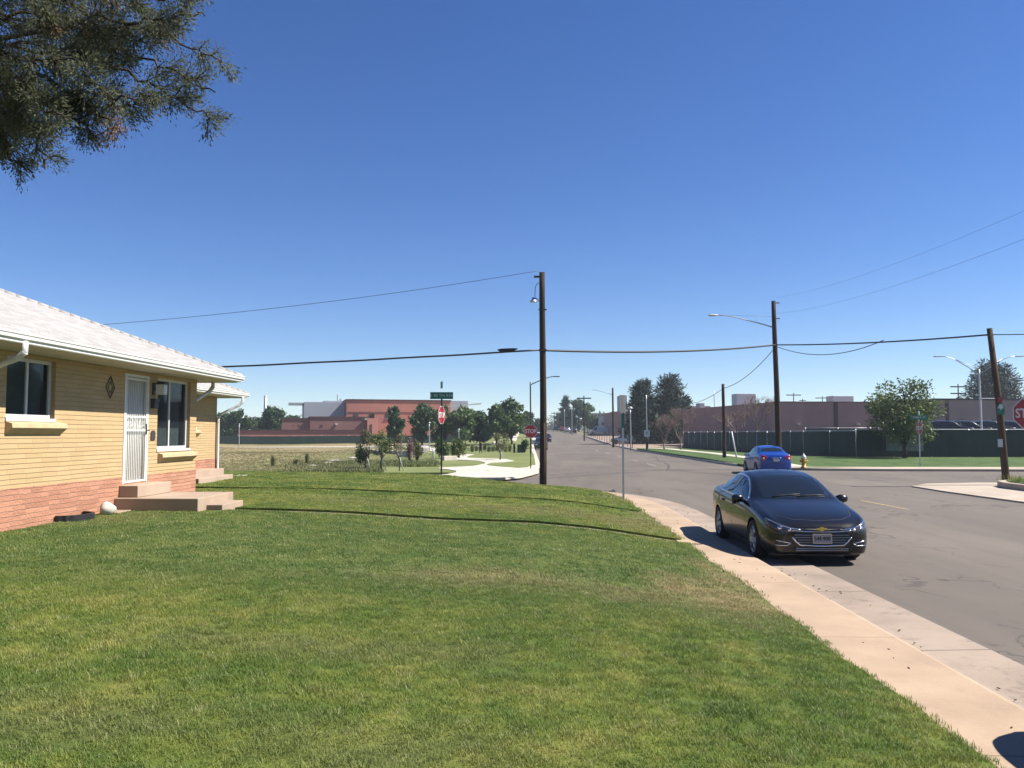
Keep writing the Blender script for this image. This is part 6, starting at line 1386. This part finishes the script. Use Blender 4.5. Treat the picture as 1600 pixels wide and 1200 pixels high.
def place(o, x, y, z, yaw, label=None, group=None):
    o.location = (x, y, z); o.rotation_euler = (0, 0, yaw)
    if label: o['label'] = label
    if group: o['group'] = group
    return o
black = make_black_sedan(); place(black, 4.65, 13.77 + 4.67 / 2, -.60, R(-90))
o2 = copy_tree(black); place(o2, 4.50, 3.56, -.60, R(-90), 'second black sedan just beyond the right edge whose shadow reaches the sidewalk at bottom right')
blue, Bb = make_generic(VERSA, 'p_blue', 'blue sedan seen from behind stopped at the crossing beyond the black car')
B = Bb; L = VERSA['L']
B.patch('trunk_gap', ribbon([(-.60, 1.06), (-.56, .80), (-.50, .66), (.50, .66), (.56, .80), (.60, 1.06)], .012), 'r', M['dark'], blue, off=.0015, th=0, step=.08)
B.patch('plate_recess', [(-.26, .70), (.26, .70), (.24, .88), (-.24, .88)], 'r', M['p_blue'], blue, off=.006, step=.06)
B.patch('chrome_strip', ribbon([(-.24, .905), (.24, .905)], .018), 'r', M['chrome'], blue, off=.008, step=.05)
for sg in (-1, 1): B.patch('reverse_lamp', [(sg * .60, .90), (sg * .69, .92), (sg * .69, .84), (sg * .61, .83)], 'r', M['signwhite'], blue, off=.009, step=.04)
B.patch('bumper_shadow_line', ribbon([(-.70, .58), (0, .60), (.70, .58)], .010), 'r', M['dark'], blue, off=.0015, th=0, step=.08)
place(blue, 12.55, 43.6 + 4.45 / 2, rz(44), R(90 - 2))
blue.name = 'parked_car'
suv, _ = make_generic(SUV, 'p_silver', 'silver crossover parked sideways on the dirt lot behind the wire fence')
p = atY(974, 690, 150); place(suv, p.x, 150, rz(150) + .07, R(178))
dk, _ = make_generic(variant(SUV), 'p_dark', 'dark car parked at the left kerb, half hidden by the corner pole')
place(dk, .62, 112, rz(112), R(-90))
dk2 = copy_tree(dk); place(dk2, 2.1, 165, rz(165), R(-90), 'dark vehicle with lights driving toward the camera just right of the corner pole')
van, _ = make_generic(VAN, 'p_white', 'white van parked along the left kerb behind the dark car'); van['category'] = 'van'; van.name = 'parked_van'
place(van, .1, 140, rz(140), R(-90))
v2 = copy_tree(van); p = atY(936, 671, 240); place(v2, p.x, 240, rz(240), R(180), 'white van standing sideways before the small white building')
# cars in the lot behind the green fence (a row of dark cars, only their upper halves show)
lot = [(1484, 'dark car behind the green fence, right beside the leafy tree'), (1515, 'dark car behind the fence, left of the white lot light'), (1549, 'dark car behind the fence, between the lot light and the leaning pole'), (1583, 'dark car behind the fence, right of the leaning pole under the stop sign')]
for i, (px, lb) in enumerate(lot):
    c = copy_tree(dk); p = atY(px, 690, 88); place(c, p.x, 88 + (i % 2) * .3, rz(88) + 1.86, R(-18 + i * 3), lb, 'dark cars parked in the lot behind the green fence')
    c.scale = (1.0, 1.0, 1.0)
for i, (px, Y, yw, lb, src) in enumerate([(879, 285, 90, 'small far red car at the end of the street', 'r'), (886, 262, 90, 'small far white car parked by the right kerb before the dark trees', 'w'), (896, 250, 90, 'small far dark car parked under the far dark trees', 'd'), (868, 300, -90, 'tiny far car left of the red one at the end of the street', 'd'), (1262, 100, 170, 'pale car roof showing above the green fence left of the faded screen', 'w'), (390, 205, 5, 'white car roof showing under the dark tree at far left', 'w'), (402, 145, 3, 'pale long vehicle before the low red wall at far left', 'w')]):
    if src == 'r': c, _ = make_generic(variant(SUV), 'p_red', lb)
    elif src == 'w': c = copy_tree(suv)
    else: c = copy_tree(dk)
    p = atY(px, 690, Y); place(c, p.x, Y, (park_h if p.x < 0 else road_h)(p.x, Y) + .02 + (.13 if px == 1262 else 0), R(yw), lb)
    c['category'] = 'car'
# shrink list of stray helper objects is empty: everything linked above is part of the place

hz = MB().box(-1300, 1300, -12, 1500, -3.5, 45).build('haze', M['dark'], kind='stuff', label='thin pale summer haze over the whole street', cat='haze')
t = NT('haze_air'); t.t.nodes.remove(t.b); v = t.n('ShaderNodeVolumePrincipled'); v.inputs['Color'].default_value = (.80, .90, 1, 1); v.inputs['Density'].default_value = .0003; v.inputs['Anisotropy'].default_value = .1
t.t.links.new(v.outputs[0], t.out.inputs['Volume']); hz.data.materials.clear(); hz.data.materials.append(t.m)

# albedo scale: keeps every surface at a real-world reflectance for this exposure
ALB = .68
for m in bpy.data.materials:
    if not m.use_nodes: continue
    for nd in list(m.node_tree.nodes):
        if nd.type == 'BSDF_PRINCIPLED': s_ = nd.inputs['Base Color']; met = nd.inputs['Metallic'].default_value
        elif nd.type == 'BSDF_TRANSLUCENT': s_ = nd.inputs[0]; met = 0
        else: continue
        if met > .6: continue
        if s_.is_linked:
            src = s_.links[0].from_socket; vm = m.node_tree.nodes.new('ShaderNodeVectorMath'); vm.operation = 'SCALE'; vm.inputs[3].default_value = ALB
            m.node_tree.links.new(src, vm.inputs[0]); m.node_tree.links.new(vm.outputs[0], s_)
        else:
            c_ = s_.default_value; s_.default_value = (c_[0] * ALB, c_[1] * ALB, c_[2] * ALB, 1)
